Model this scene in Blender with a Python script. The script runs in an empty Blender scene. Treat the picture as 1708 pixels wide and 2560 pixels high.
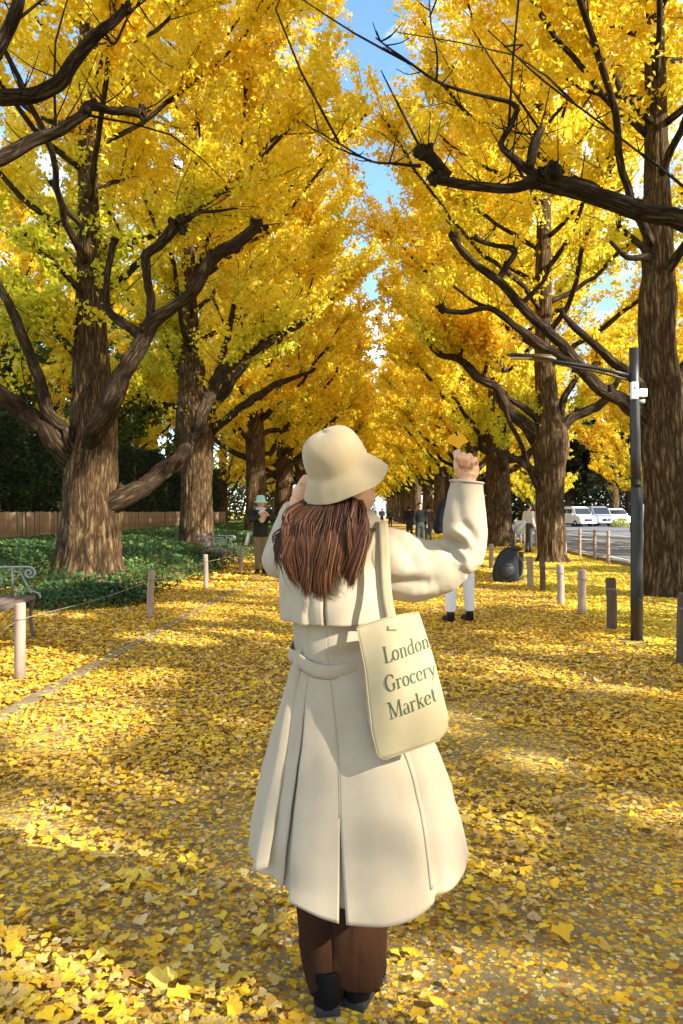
import bpy, math, random
import numpy as np
from mathutils import Vector, Matrix

random.seed(7)
RNG = np.random.default_rng(11)
SC = bpy.context.scene
COL = SC.collection

# ------------------------------------------------------------------ camera, sky, sun, exposure
F, CX, CY, H = 1850.0, 854.0, 1280.0, 1.35      # photo focal length / centre in photo pixels, eye height in metres
SUN_AZ, SUN_EL = 60.0, 31.0                     # sun: degrees right of straight behind the camera, elevation
cam_d = bpy.data.cameras.new('camera')
cam_d.sensor_fit = 'VERTICAL'; cam_d.sensor_height = 36.0; cam_d.sensor_width = 24.0
cam_d.lens = 36.0 * F / 2560.0
cam_d.clip_start = 0.05; cam_d.clip_end = 3000
cam = bpy.data.objects.new('camera', cam_d); COL.objects.link(cam)
cam.location = (0, 0, H); cam.rotation_euler = (math.radians(90), 0, 0)
SC.camera = cam

SUNV = Vector((math.sin(math.radians(SUN_AZ)) * math.cos(math.radians(SUN_EL)),
               -math.cos(math.radians(SUN_AZ)) * math.cos(math.radians(SUN_EL)),
               math.sin(math.radians(SUN_EL))))
sun_d = bpy.data.lights.new('sun', 'SUN'); sun_d.energy = 4.2; sun_d.angle = math.radians(0.6)
sun_d.color = (1.0, 0.94, 0.83)
sun = bpy.data.objects.new('sun', sun_d); COL.objects.link(sun)
sun.rotation_euler = SUNV.to_track_quat('Z', 'Y').to_euler()

world = bpy.data.worlds.new('World'); SC.world = world; world.use_nodes = True
wn = world.node_tree; wn.nodes.clear()
w_out = wn.nodes.new('ShaderNodeOutputWorld'); w_bg = wn.nodes.new('ShaderNodeBackground')
w_sky = wn.nodes.new('ShaderNodeTexSky'); w_sky.sky_type = 'NISHITA'; w_sky.sun_disc = False
w_sky.sun_elevation = math.radians(SUN_EL)
w_sky.sun_rotation = math.atan2(SUNV.x, SUNV.y)
w_sky.air_density = 1.0; w_sky.dust_density = 0.1; w_sky.ozone_density = 5.0
w_tc = wn.nodes.new('ShaderNodeTexCoord'); w_map = wn.nodes.new('ShaderNodeMapping')
w_map.inputs['Scale'].default_value = (1, 1, 2.2)
w_n = wn.nodes.new('ShaderNodeTexNoise'); w_n.inputs['Scale'].default_value = 3.1
w_n.inputs['Detail'].default_value = 7; w_n.inputs['Roughness'].default_value = 0.58
w_r = wn.nodes.new('ShaderNodeValToRGB'); w_r.color_ramp.elements[0].position = 0.47; w_r.color_ramp.elements[1].position = 0.68
w_mix = wn.nodes.new('ShaderNodeMixRGB'); w_mix.inputs[2].default_value = (6.6, 6.9, 7.2, 1)
wn.links.new(w_tc.outputs['Generated'], w_map.inputs[0]); wn.links.new(w_map.outputs[0], w_n.inputs['Vector'])
wn.links.new(w_n.outputs['Fac'], w_r.inputs[0]); wn.links.new(w_r.outputs[0], w_mix.inputs[0])
wn.links.new(w_sky.outputs[0], w_mix.inputs[1]); wn.links.new(w_mix.outputs[0], w_bg.inputs[0])
w_bg.inputs[1].default_value = 0.15
wn.links.new(w_bg.outputs[0], w_out.inputs[0])
SC.view_settings.view_transform = 'Standard'
try: SC.view_settings.look = 'None'
except Exception: pass
SC.view_settings.gamma = 1.0; SC.view_settings.exposure = 1.62
SC.view_settings.use_curve_mapping = False
SC.render.engine = 'CYCLES'
cy = SC.cycles
cy.max_bounces = 12; cy.diffuse_bounces = 8; cy.glossy_bounces = 2; cy.transmission_bounces = 8; cy.transparent_max_bounces = 4
cy.caustics_reflective = False; cy.caustics_refractive = False
cy.use_denoising = True; cy.sample_clamp_indirect = 6
try: cy.denoiser = 'OPENIMAGEDENOISE'
except Exception: pass

# ------------------------------------------------------------------ helpers
K = 1708.0 / 1568.0
SL = 0.049                                       # the avenue runs slightly to the right of the view axis
def W(px, py, Y): return np.array(((px - CX) / F * Y, Y, H - (py - CY) / F * Y))
def D(x, y, Y): return W(x * K, y * K, Y)
def XP(xp, Y): return xp + SL * Y
def V(*a): return np.array(a, dtype=float)

def tag(o, label=None, cat=None, group=None, kind=None):
    if label: o['label'] = label
    if cat: o['category'] = cat
    if group: o['group'] = group
    if kind: o['kind'] = kind
    return o
def empty(name, loc=(0, 0, 0), label=None, cat=None, group=None):
    o = bpy.data.objects.new(name, None); COL.objects.link(o); o.location = loc; o.empty_display_size = 0.1
    return tag(o, label, cat, group)

def _hash(ix, iy, iz):
    h = (ix * 374761393 + iy * 668265263 + iz * 2147483647 % 4294967291) & 0xffffffff
    h = ((h ^ (h >> 13)) * 1274126177) & 0xffffffff
    h = (h ^ (h >> 16)) & 0xffffffff
    return h / 4294967295.0
def vnoise(p, s=1.0, seed=0):
    p = np.asarray(p, dtype=float) * s + seed * 17.31
    i = np.floor(p).astype(np.int64); f = p - i; f = f * f * (3 - 2 * f)
    r = 0
    for dx in (0, 1):
        for dy in (0, 1):
            for dz in (0, 1):
                w = (f[..., 0] if dx else 1 - f[..., 0]) * (f[..., 1] if dy else 1 - f[..., 1]) * (f[..., 2] if dz else 1 - f[..., 2])
                r = r + w * _hash(i[..., 0] + dx, i[..., 1] + dy, i[..., 2] + dz + 101)
    return r
def fbm(p, s=1.0, seed=0, o=3):
    r = 0; a = 1; t = 0
    for k in range(o):
        r = r + a * vnoise(p, s * 2 ** k, seed + k * 3); t += a; a *= 0.5
    return r / t

class Geo:
    """verts + faces (+ uv per face corner) gathered for one mesh"""
    def __init__(s): s.v = []; s.f = []; s.uv = []; s.n = 0; s.mi = []
    def add(s, verts, faces, uvs=None, mi=0):
        b = s.n; s.v.append(np.asarray(verts, dtype=float).reshape(-1, 3)); s.n += len(s.v[-1])
        for k, f in enumerate(faces):
            s.f.append(tuple(i + b for i in f)); s.uv.append(uvs[k] if uvs else None); s.mi.append(mi)
    def box(s, c, size, rot=None, taper=1.0, mi=0):
        hx, hy, hz = [q / 2 for q in size]; vs = []
        for z in (-hz, hz):
            t = taper if z > 0 else 1
            for x, y in ((-hx, -hy), (hx, -hy), (hx, hy), (-hx, hy)): vs.append((x * t, y * t, z))
        vs = np.array(vs)
        if rot is not None: vs = vs @ np.array(rot).T
        s.add(vs + np.array(c), [(3, 2, 1, 0), (4, 5, 6, 7), (0, 1, 5, 4), (1, 2, 6, 5), (2, 3, 7, 6), (3, 0, 4, 7)], mi=mi)
    def bar(s, a, b, w, h=None, up=(0, 0, 1)):
        a = np.array(a, float); b = np.array(b, float); h = h or w
        d = b - a; L = np.linalg.norm(d); d /= L; u = np.cross(up, d)
        if np.linalg.norm(u) < 1e-4: u = np.cross((0, 1, 0), d)
        u /= np.linalg.norm(u); n = np.cross(d, u)
        s.box((a + b) / 2, (w, h, L), rot=np.array((u, n, d)).T)
    def tube(s, pts, rad, seg=10, sub=3, cap=True, rough=0.0, ridge=0.0, squash=None, seed=0, mi=0, crook=0.0):
        P, R = resample(pts, rad, sub)
        if crook:
            e_ = np.clip(np.arange(len(P)) / 3, 0, 1)[:, None]; P = P + e_ * crook * R[:, None] * np.stack([fbm(P, 1.9, seed + q, 3) - .5 for q in (0, 31, 62)], 1) * 4
        n = len(P); T = np.gradient(P, axis=0); T /= np.linalg.norm(T, axis=1)[:, None] + 1e-12
        u = np.cross(T[0], (0, 1, 0.02)); u /= np.linalg.norm(u)
        ang = np.linspace(0, 2 * math.pi, seg, endpoint=False)
        rings = []; vl = np.concatenate(([0], np.cumsum(np.linalg.norm(np.diff(P, axis=0), axis=1))))
        for i in range(n):
            u = u - T[i] * np.dot(u, T[i]); u /= np.linalg.norm(u); w = np.cross(T[i], u)
            r = np.full(seg, R[i])
            if rough or ridge:
                q = np.stack([np.cos(ang) * 1.3, np.sin(ang) * 1.3, np.full(seg, vl[i])], 1)
                if rough: r = r * (1 + rough * (fbm(q, 1.6, seed) - .5) * 2)
                if ridge: r = r * (1 + ridge * (vnoise(np.stack([np.cos(ang) * 3.2, np.sin(ang) * 3.2, np.full(seg, vl[i] * .5)], 1), 1.0, seed + 5) - .5) * 1.6 + ridge * .55 * (.5 - np.abs(vnoise(np.stack([np.cos(ang) * 9, np.sin(ang) * 9, np.full(seg, vl[i] * 1.6)], 1), 1.0, seed + 9) - .5) * 4 * (seg > 60)))
            cu, cw = (1, 1) if squash is None else squash
            rings.append(P[i] + np.outer(r * np.cos(ang) * cu, u) + np.outer(r * np.sin(ang) * cw, w))
        vs = np.concatenate(rings); fs = []; uv = []
        cir = 2 * math.pi * max(float(np.mean(R)), 1e-4)
        for i in range(n - 1):
            for j in range(seg):
                k = (j + 1) % seg
                fs.append((i * seg + j, i * seg + k, (i + 1) * seg + k, (i + 1) * seg + j))
                a, b = j / seg * cir, (j + 1) / seg * cir
                uv.append(((a, vl[i]), (b, vl[i]), (b, vl[i + 1]), (a, vl[i + 1])))
        if cap:
            fs.append(tuple(range(seg - 1, -1, -1))); uv.append(None)
            fs.append(tuple((n - 1) * seg + j for j in range(seg))); uv.append(None)
        s.add(vs, fs, uv, mi=mi)
    def ball(s, c, r, nu=12, nv=8, rough=0.0, rot=None, seed=0, mi=0):
        r = np.array(r if hasattr(r, '__len__') else (r, r, r), float); vs = [(0, 0, -1)]
        for i in range(1, nv):
            a = math.pi * i / nv - math.pi / 2
            for j in range(nu):
                b = 2 * math.pi * j / nu; vs.append((math.cos(a) * math.cos(b), math.cos(a) * math.sin(b), math.sin(a)))
        vs.append((0, 0, 1)); vs = np.array(vs)
        if rough: vs = vs * (1 + rough * 2 * (fbm(vs * 1.7 + seed * 3.3, 1.5, seed) - .5))[:, None]
        vs = vs * r
        if rot is not None: vs = vs @ np.array(rot).T
        fs = []
        uvs = []; kk = float(max(r))
        for j in range(nu): fs.append((0, 1 + (j + 1) % nu, 1 + j)); uvs.append(((j / nu * 6 * kk, 0), ((j + 1) / nu * 6 * kk, 3 * kk / nv), (j / nu * 6 * kk, 3 * kk / nv)))
        for i in range(nv - 2):
            for j in range(nu):
                a = 1 + i * nu; k = (j + 1) % nu; fs.append((a + j, a + k, a + nu + k, a + nu + j)); u0, u1, w0, w1 = j / nu * 6 * kk, (j + 1) / nu * 6 * kk, (i + 1) / nv * 3 * kk, (i + 2) / nv * 3 * kk; uvs.append(((u0, w0), (u1, w0), (u1, w1), (u0, w1)))
        t = len(vs) - 1; a = 1 + (nv - 2) * nu
        for j in range(nu): fs.append((a + j, a + (j + 1) % nu, t)); uvs.append(((j / nu * 6 * kk, 0), ((j + 1) / nu * 6 * kk, 0), (j / nu * 6 * kk, 3 * kk / nv)))
        s.add(vs + np.array(c), fs, uvs, mi=mi)
    def grid(s, P, closed=False, flip=False, uv=False, mi=0):
        """P: array (n, m, 3)"""
        n, m = P.shape[:2]; fs = []; uvs = []
        for i in range(n - 1):
            for j in range(m if closed else m - 1):
                k = (j + 1) % m; f = (i * m + j, i * m + k, (i + 1) * m + k, (i + 1) * m + j)
                fs.append(f[::-1] if flip else f)
        s.add(P.reshape(-1, 3), fs, mi=mi)
    def obj(s, name, mat, parent=None, smooth=True, bevel=0, solid=0, subsurf=0, origin=None):
        me = bpy.data.meshes.new(name)
        vs = np.concatenate(s.v)
        if origin is not None: vs = vs - np.array(origin)
        me.from_pydata(vs.tolist(), [], s.f)
        if any(u is not None for u in s.uv):
            ul = me.uv_layers.new(name='UVMap'); buf = np.zeros((len(me.loops), 2)); k = 0
            for f, u in zip(s.f, s.uv):
                if u is not None: buf[k:k + len(f)] = u
                k += len(f)
            ul.data.foreach_set('uv', buf.ravel())
        mats = mat if isinstance(mat, (list, tuple)) else [mat]
        for m_ in mats: me.materials.append(m_)
        if len(mats) > 1: me.polygons.foreach_set('material_index', s.mi)
        if smooth: me.polygons.foreach_set('use_smooth', [True] * len(me.polygons))
        me.update()
        o = bpy.data.objects.new(name, me); COL.objects.link(o)
        if origin is not None: o.location = origin
        if parent: o.parent = parent
        if solid: md = o.modifiers.new('solid', 'SOLIDIFY'); md.thickness = solid; md.offset = 0
        if bevel: md = o.modifiers.new('bevel', 'BEVEL'); md.width = bevel; md.segments = 2; md.limit_method = 'ANGLE'
        if subsurf: md = o.modifiers.new('sub', 'SUBSURF'); md.levels = subsurf; md.render_levels = subsurf
        return o

def resample(pts, rad, sub):
    P = np.array(pts, float); R = np.array(rad, float)
    if len(P) < 3 or sub <= 1: 
        if sub > 1:
            t = np.linspace(0, 1, sub + 1); return P[0] + np.outer(t, P[1] - P[0]), R[0] + t * (R[1] - R[0])
        return P, R
    E = np.vstack([2 * P[0] - P[1], P, 2 * P[-1] - P[-2]]); RE = np.concatenate([[R[0]], R, [R[-1]]])
    oP = []; oR = []
    for i in range(1, len(E) - 2):
        for k in range(sub):
            t = k / sub; t2 = t * t; t3 = t2 * t
            oP.append(.5 * (2 * E[i] + (E[i + 1] - E[i - 1]) * t + (2 * E[i - 1] - 5 * E[i] + 4 * E[i + 1] - E[i + 2]) * t2 + (3 * E[i] - 3 * E[i + 1] + E[i + 2] - E[i - 1]) * t3))
            s = t * t * (3 - 2 * t); oR.append(RE[i] * (1 - s) + RE[i + 1] * s)
    oP.append(P[-1]); oR.append(R[-1])
    return np.array(oP), np.array(oR)

def remeshed(name, geo, voxel, mat, parent=None, smooth=6, disp=None):
    """one continuous skin grown over overlapping closed shapes"""
    t = geo.obj('tmp', mat)
    r = t.modifiers.new('r', 'REMESH'); r.mode = 'VOXEL'; r.voxel_size = voxel; r.use_smooth_shade = True
    if smooth: m = t.modifiers.new('s', 'SMOOTH'); m.iterations = smooth; m.factor = 0.5
    dg = bpy.context.evaluated_depsgraph_get(); dg.update()
    me = bpy.data.meshes.new_from_object(t.evaluated_get(dg))
    old = t.data; bpy.data.objects.remove(t); bpy.data.meshes.remove(old)
    me.name = name
    if not me.materials: me.materials.append(mat)
    if disp is not None:
        n = len(me.vertices); co = np.zeros(n * 3); no = np.zeros(n * 3)
        me.vertices.foreach_get('co', co); me.vertex_normals.foreach_get('vector', no)
        co = co.reshape(-1, 3); no = no.reshape(-1, 3)
        co = disp(co, no); me.vertices.foreach_set('co', co.ravel()); me.update()
    me.polygons.foreach_set('use_smooth', [True] * len(me.polygons))
    o = bpy.data.objects.new(name, me); COL.objects.link(o)
    if parent: o.parent = parent
    return o

# ------------------------------------------------------------------ materials
def mat(name, col, rough=0.7, **k):
    m = bpy.data.materials.new(name); m.use_nodes = True; nt = m.node_tree
    b = nt.nodes['Principled BSDF']; b.inputs['Base Color'].default_value = (*col, 1); b.inputs['Roughness'].default_value = rough
    if 'metal' in k: b.inputs['Metallic'].default_value = k['metal']
    if 'spec' in k: b.inputs['Specular IOR Level'].default_value = k['spec']
    if 'sheen' in k: b.inputs['Sheen Weight'].default_value = k['sheen']; b.inputs['Sheen Roughness'].default_value = .5
    if 'sss' in k:
        b.inputs['Subsurface Weight'].default_value = k['sss']; b.inputs['Subsurface Radius'].default_value = (.01, .004, .002)
    if 'var' in k:      # colour variation by noise: var=(colour2, scale, stretch)
        c2, sc, st = k['var']
        tc = nt.nodes.new('ShaderNodeTexCoord'); mp = nt.nodes.new('ShaderNodeMapping'); mp.inputs['Scale'].default_value = st
        n = nt.nodes.new('ShaderNodeTexNoise'); n.inputs['Scale'].default_value = sc; n.inputs['Detail'].default_value = 6; n.inputs['Roughness'].default_value = .65
        r = nt.nodes.new('ShaderNodeValToRGB'); r.color_ramp.elements[0].position = .35; r.color_ramp.elements[1].position = .68
        r.color_ramp.elements[0].color = (*col, 1); r.color_ramp.elements[1].color = (*c2, 1)
        nt.links.new(tc.outputs['UV' if k.get('uv') else 'Object'], mp.inputs[0]); nt.links.new(mp.outputs[0], n.inputs['Vector'])
        nt.links.new(n.outputs['Fac'], r.inputs[0]); nt.links.new(r.outputs[0], b.inputs['Base Color'])
    if 'bump' in k:     # bump=(scale, strength, distance, stretch)
        sc, stn, dist, st = k['bump']
        tc = nt.nodes.new('ShaderNodeTexCoord'); mp = nt.nodes.new('ShaderNodeMapping'); mp.inputs['Scale'].default_value = st
        n = nt.nodes.new('ShaderNodeTexNoise'); n.inputs['Scale'].default_value = sc; n.inputs['Detail'].default_value = 7; n.inputs['Roughness'].default_value = .6
        bp = nt.nodes.new('ShaderNodeBump'); bp.inputs['Strength'].default_value = stn; bp.inputs['Distance'].default_value = dist
        nt.links.new(tc.outputs['UV' if k.get('uv') else 'Object'], mp.inputs[0]); nt.links.new(mp.outputs[0], n.inputs['Vector'])
        nt.links.new(n.outputs['Fac'], bp.inputs['Height']); nt.links.new(bp.outputs[0], b.inputs['Normal'])
    return m

def leaf_mat(name, trans=0.45, rnd=None):
    m = bpy.data.materials.new(name); m.use_nodes = True; nt = m.node_tree; nt.nodes.clear()
    out = nt.nodes.new('ShaderNodeOutputMaterial'); mx = nt.nodes.new('ShaderNodeMixShader'); mx.inputs[0].default_value = trans
    d = nt.nodes.new('ShaderNodeBsdfPrincipled'); d.inputs['Roughness'].default_value = .55; d.inputs['Specular IOR Level'].default_value = .25
    t = nt.nodes.new('ShaderNodeBsdfTranslucent')
    if rnd:
        oi = nt.nodes.new('ShaderNodeObjectInfo'); r = nt.nodes.new('ShaderNodeValToRGB')
        while len(r.color_ramp.elements) < len(rnd): r.color_ramp.elements.new(.5)
        for i, c in enumerate(rnd):
            r.color_ramp.elements[i].position = i / (len(rnd) - 1); r.color_ramp.elements[i].color = (*c, 1)
        nt.links.new(oi.outputs['Random'], r.inputs[0]); src = r.outputs[0]
    else:
        a = nt.nodes.new('ShaderNodeAttribute'); a.attribute_name = 'tint'; src = a.outputs['Color']
    nt.links.new(src, d.inputs['Base Color']); nt.links.new(src, t.inputs['Color'])
    nt.links.new(d.outputs[0], mx.inputs[1]); nt.links.new(t.outputs[0], mx.inputs[2]); nt.links.new(mx.outputs[0], out.inputs[0])
    return m

def bark_mat(name, dark, light, sc=1.0):
    m = bpy.data.materials.new(name); m.use_nodes = True; nt = m.node_tree; L = nt.links
    b = nt.nodes['Principled BSDF']; b.inputs['Roughness'].default_value = .9; b.inputs['Specular IOR Level'].default_value = .15
    tc = nt.nodes.new('ShaderNodeTexCoord'); mp = nt.nodes.new('ShaderNodeMapping'); mp.inputs['Scale'].default_value = (21 * sc, 2.7 * sc, 1)
    L.new(tc.outputs['UV'], mp.inputs[0])
    n1 = nt.nodes.new('ShaderNodeTexNoise'); n1.inputs['Scale'].default_value = 1.6; n1.inputs['Detail'].default_value = 8; n1.inputs['Roughness'].default_value = .70; n1.inputs['Distortion'].default_value = 1.3
    L.new(mp.outputs[0], n1.inputs['Vector'])
    vo = nt.nodes.new('ShaderNodeTexVoronoi'); vo.feature = 'DISTANCE_TO_EDGE'; vo.inputs['Scale'].default_value = .9
    L.new(mp.outputs[0], vo.inputs['Vector'])
    mm = nt.nodes.new('ShaderNodeMath'); mm.operation = 'MULTIPLY_ADD'; mm.inputs[1].default_value = .55; L.new(vo.outputs[0], mm.inputs[0]); L.new(n1.outputs['Fac'], mm.inputs[2])
    r = nt.nodes.new('ShaderNodeValToRGB'); e = r.color_ramp.elements
    e[0].position = .46; e[0].color = (dark[0] * .45, dark[1] * .42, dark[2] * .4, 1); e[1].position = .80; e[1].color = (*light, 1)
    k = e.new(.58); k.color = (*dark, 1)
    L.new(mm.outputs[0], r.inputs[0])
    n2 = nt.nodes.new('ShaderNodeTexNoise'); n2.inputs['Scale'].default_value = 1.7; n2.inputs['Detail'].default_value = 4; L.new(tc.outputs['Object'], n2.inputs['Vector'])
    mx = nt.nodes.new('ShaderNodeMixRGB'); mx.blend_type = 'MULTIPLY'; mx.inputs[0].default_value = .5; L.new(r.outputs[0], mx.inputs[1])
    r2 = nt.nodes.new('ShaderNodeValToRGB'); r2.color_ramp.elements[0].position = .3; r2.color_ramp.elements[1].position = .7
    r2.color_ramp.elements[0].color = (.55, .6, .42, 1); r2.color_ramp.elements[1].color = (1, 1, 1, 1)
    L.new(n2.outputs['Fac'], r2.inputs[0]); L.new(r2.outputs[0], mx.inputs[2]); L.new(mx.outputs[0], b.inputs['Base Color'])
    bp = nt.nodes.new('ShaderNodeBump'); bp.inputs['Strength'].default_value = 1.0; bp.inputs['Distance'].default_value = .06
    L.new(mm.outputs[0], bp.inputs['Height']); L.new(bp.outputs[0], b.inputs['Normal'])
    return m

M = {}
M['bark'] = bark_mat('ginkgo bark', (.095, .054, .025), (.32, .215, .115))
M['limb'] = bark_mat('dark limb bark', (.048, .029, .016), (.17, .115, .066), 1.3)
M['bark_dark'] = bark_mat('dark bark', (.06, .045, .03), (.14, .10, .07))
M['leaf'] = leaf_mat('ginkgo leaves', .62)
M['green'] = leaf_mat('green leaves', .25)
M['litter'] = leaf_mat('fallen leaves', .06)
M['loose'] = leaf_mat('loose ginkgo leaf', .15, [(.85, .56, .03), (.80, .47, .02), (.86, .64, .08), (.62, .40, .12), (.82, .60, .04), (.74, .42, .02), (.80, .62, .22)])
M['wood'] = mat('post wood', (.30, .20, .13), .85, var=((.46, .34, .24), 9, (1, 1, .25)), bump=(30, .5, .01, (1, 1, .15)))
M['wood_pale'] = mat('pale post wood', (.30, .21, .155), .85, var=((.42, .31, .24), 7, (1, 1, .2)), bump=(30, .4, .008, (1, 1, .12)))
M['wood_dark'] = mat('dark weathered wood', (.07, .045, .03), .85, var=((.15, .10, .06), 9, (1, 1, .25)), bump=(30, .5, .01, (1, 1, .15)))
M['slat'] = mat('fence slat wood', (.20, .12, .06), .85, var=((.42, .29, .17), 3.0, (1, 1, .6)))
M['seat'] = mat('bench wood', (.10, .07, .05), .7, var=((.18, .13, .10), 8, (1, .2, 1)), bump=(24, .3, .005, (1, .1, 1)))
M['iron'] = mat('painted ironwork', (.34, .40, .38), .45, metal=.5)
M['pole'] = mat('black lamp post paint', (.018, .015, .012), .45)
M['lamp'] = mat('bronze lamp head', (.085, .06, .03), .5, metal=.3)
M['white'] = mat('white plastic', (.80, .82, .80), .5)
M['rope'] = mat('wire rope', (.22, .19, .15), .8)
M['asphalt'] = mat('asphalt', (.10, .11, .115), .9, var=((.15, .155, .16), .8, (1, .3, 1)), bump=(60, .3, .004, (1, 1, 1)))
M['paint'] = mat('road marking paint', (.62, .62, .58), .8)
M['kerb'] = mat('concrete kerb', (.29, .215, .115), .9, var=((.22, .16, .07), 5, (1, 1, 1)), bump=(40, .4, .006, (1, 1, 1)))
M['skin'] = mat('skin', (.66, .36, .20), .5, sss=.25)
M['glass_dark'] = mat('dark car glass', (.02, .022, .025), .12)
M['rubber'] = mat('rubber', (.02, .02, .02), .8)
M['car_white'] = mat('white car paint', (.75, .77, .78), .25)
M['car_silver'] = mat('silver car paint', (.45, .47, .50), .3, metal=.6)
M['chrome'] = mat('car lamp', (.85, .85, .82), .2)
# ------------------------------------------------------------------ leaf masses
def leaf_mesh(name, C, size, col, mat_, parent=None, flat=0.0, normal_bias=None, shape='fan', stem=False):
    """many small fan-shaped leaves as one mesh; C (N,3) centres, size (N,), col (N,3)"""
    N = len(C); C = np.asarray(C, float)
    n = RNG.normal(size=(N, 3))
    if normal_bias is not None: n = n + np.asarray(normal_bias)
    if flat: n = n * np.array((1 - flat, 1 - flat, .2)) + np.array((0, 0, 1.2 * (1 if flat else 0)))
    n /= np.linalg.norm(n, axis=1)[:, None]
    a = RNG.normal(size=(N, 3)); u = a - n * np.sum(a * n, 1)[:, None]; u /= np.linalg.norm(u, axis=1)[:, None]
    v = np.cross(n, u); s = size[:, None]
    if shape == 'fan':
        fold = RNG.uniform(-.12, .22, (N, 1))
        pts = [C - v * .5 * s, C + u * .52 * s + v * .22 * s + n * fold * s, C + v * .40 * s, C - u * .52 * s + v * .22 * s + n * fold * s]
        tri = [(0, 1, 2), (0, 2, 3)]
    elif shape == 'fan7':
        c = RNG.uniform(-.25, .3, (N, 1))
        rim = [(-.56, .10), (-.46, .36), (-.14, .46), (0, .30), (.14, .46), (.46, .36), (.56, .10)]
        pts = [C - v * .45 * s] + [C + u * x * s + v * y * s + n * s * c * (abs(x) * 1.2 - .2 * y) for x, y in rim]
        tri = [(0, k + 1, k) for k in range(1, 7)]
        if stem:
            w = .018; L = -.45; q = RNG.uniform(-.35, .35, (N, 1))
            pts += [C + v * (-.43) * s + u * w * s, C + v * (-.43) * s - u * w * s, C + (v * -1.0 + u * q) * s]
            tri += [(8, 9, 10)]
    else:   # leaf: pointed oval
        pts = [C - v * .5 * s, C + u * .26 * s, C + v * .5 * s, C - u * .26 * s]
        tri = [(0, 1, 2), (0, 2, 3)]
    k = len(pts); vs = np.stack(pts, 1).reshape(-1, 3)
    t = np.array(tri); fs = (np.arange(N)[:, None, None] * k + t[None]).reshape(-1)
    me = bpy.data.meshes.new(name); me.vertices.add(N * k); me.vertices.foreach_set('co', vs.ravel())
    nf = N * len(tri); me.loops.add(nf * 3); me.loops.foreach_set('vertex_index', fs.astype(np.int32))
    me.polygons.add(nf); me.polygons.foreach_set('loop_start', np.arange(nf, dtype=np.int32) * 3)
    me.update(calc_edges=True)
    at = me.attributes.new('tint', 'FLOAT_COLOR', 'POINT')
    cc = np.ones((N * k, 4), dtype=np.float32); cc[:, :3] = np.repeat(col, k, axis=0); at.data.foreach_set('color', cc.ravel())
    me.materials.append(mat_)
    o = bpy.data.objects.new(name, me); COL.objects.link(o)
    if parent: o.parent = parent
    return o

GOLD = np.array((.96, .73, .04)); YEL = np.array((.97, .82, .07)); ORG = np.array((.95, .58, .03)); GRN = np.array((.62, .64, .05)); PALE = np.array((.95, .84, .28))
def ginkgo_tint(C, green=0.0, orange=0.0, pale=0.0):
    N = len(C); a = fbm(C, .55, 3); b = fbm(C, .9, 9)
    r = RNG.random(N)
    c = YEL[None] * np.ones((N, 1))
    w = np.clip((a - .42) * 4 + orange, 0, 1)[:, None]; c = c * (1 - w) + GOLD * w
    w = np.clip((b - .55) * 4 + orange, 0, 1)[:, None] * .7; c = c * (1 - w) + ORG * w
    g = np.clip((fbm(C, .4, 21) - .5) * 4 + green, 0, 1) * np.clip(1.25 - (C[:, 2] - 4) / 7, 0, 1)
    w = np.clip(g + (r - .5) * .35, 0, 1)[:, None] * .85; c = c * (1 - w) + GRN * w
    w = (RNG.random(N) < .06 + pale)[:, None]; c = np.where(w, PALE, c)
    return c * RNG.uniform(.80, 1.08, (N, 1))

# ------------------------------------------------------------------ sun flecks: gaps in the canopy, world-space shafts towards the sun
def ground_at(x, y): 
    Y = H * F / (y * K - CY); return D(x, y, Y)
SV = np.array(SUNV)
HOLES = []      # (point, radius)
def hole(p, r): HOLES.append((np.array(p, float), r))
for x, y, r in [(60, 1640, .34), (150, 1610, .30), (330, 1500, .28), (590, 1462, .26), (230, 1565, .26), (30, 1505, .40), (150, 1480, .35),
                (70, 1960, .22), (180, 1990, .16), (150, 1800, .18), (440, 2030, .12), (500, 2090, .10), (330, 2110, .15), (260, 2190, .14), (110, 2120, .12), (520, 2175, .08),
                (350, 1830, .14), (120, 1745, .20),
                (1400, 1600, .42), (1280, 1590, .34), (1500, 1640, .42), (1250, 1480, .2), (1120, 1530, .25), (1450, 1660, .32), (1180, 1370, .8), (1060, 1355, .7), (1260, 1375, .6), 
                (1450, 1340, 1.3), (1350, 1320, 1.2), (1530, 1400, .6), (1400, 1500, .2), (1520, 1480, .4),
                (560, 1340, .9), (640, 1350, .7), (350, 1345, .5), (430, 1320, .6), (600, 1400, .35), (480, 1395, .4), (700, 1330, 1.2),
                (900, 2300, .13), (950, 2230, .1), (1100, 1900, .1), (1240, 1750, .12), (1000, 1650, .2), (760, 1420, .5), (860, 1380, .8)]:
    hole(ground_at(x, y), r)
hole((.16, 1.95, .42), .13); hole((-.22, 2.0, .45), .08); hole((.0, 1.95, .72), .05); hole((-.05, 1.95, 1.2), .12); hole((.33, 2.05, 1.15), .07)      # flecks of sun on the woman
hole(D(240, 1300, 12.4), .45); hole(D(160, 1290, 12.4), .2); hole(D(245, 1190, 12.4), .15); hole(D(460, 1110, 20.6), .7); hole(D(470, 1200, 20.6), .5)
hole(D(1540, 1100, 11.5), .5); hole(D(1545, 1280, 11.5), .7); hole(D(1520, 760, 11.5), .45); hole(D(1270, 1270, 19.5), .8); hole(D(1530, 950, 11.5), .4)
hole(D(45, 1480, 5.95), .30); hole(D(20, 1410, 7.6), .3)
rr = random.Random(5)
for i in range(120):
    Y = 18 + 110 * rr.random() ** 1.3; xp = rr.uniform(-9, 8); hole((XP(xp, Y), Y, 0), rr.uniform(.3, .9))
for i in range(70):
    Y = rr.uniform(6, 18); xp = rr.uniform(-7, 7); hole((XP(xp, Y), Y, rr.uniform(0, 4)), rr.uniform(.12, .4))
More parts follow.
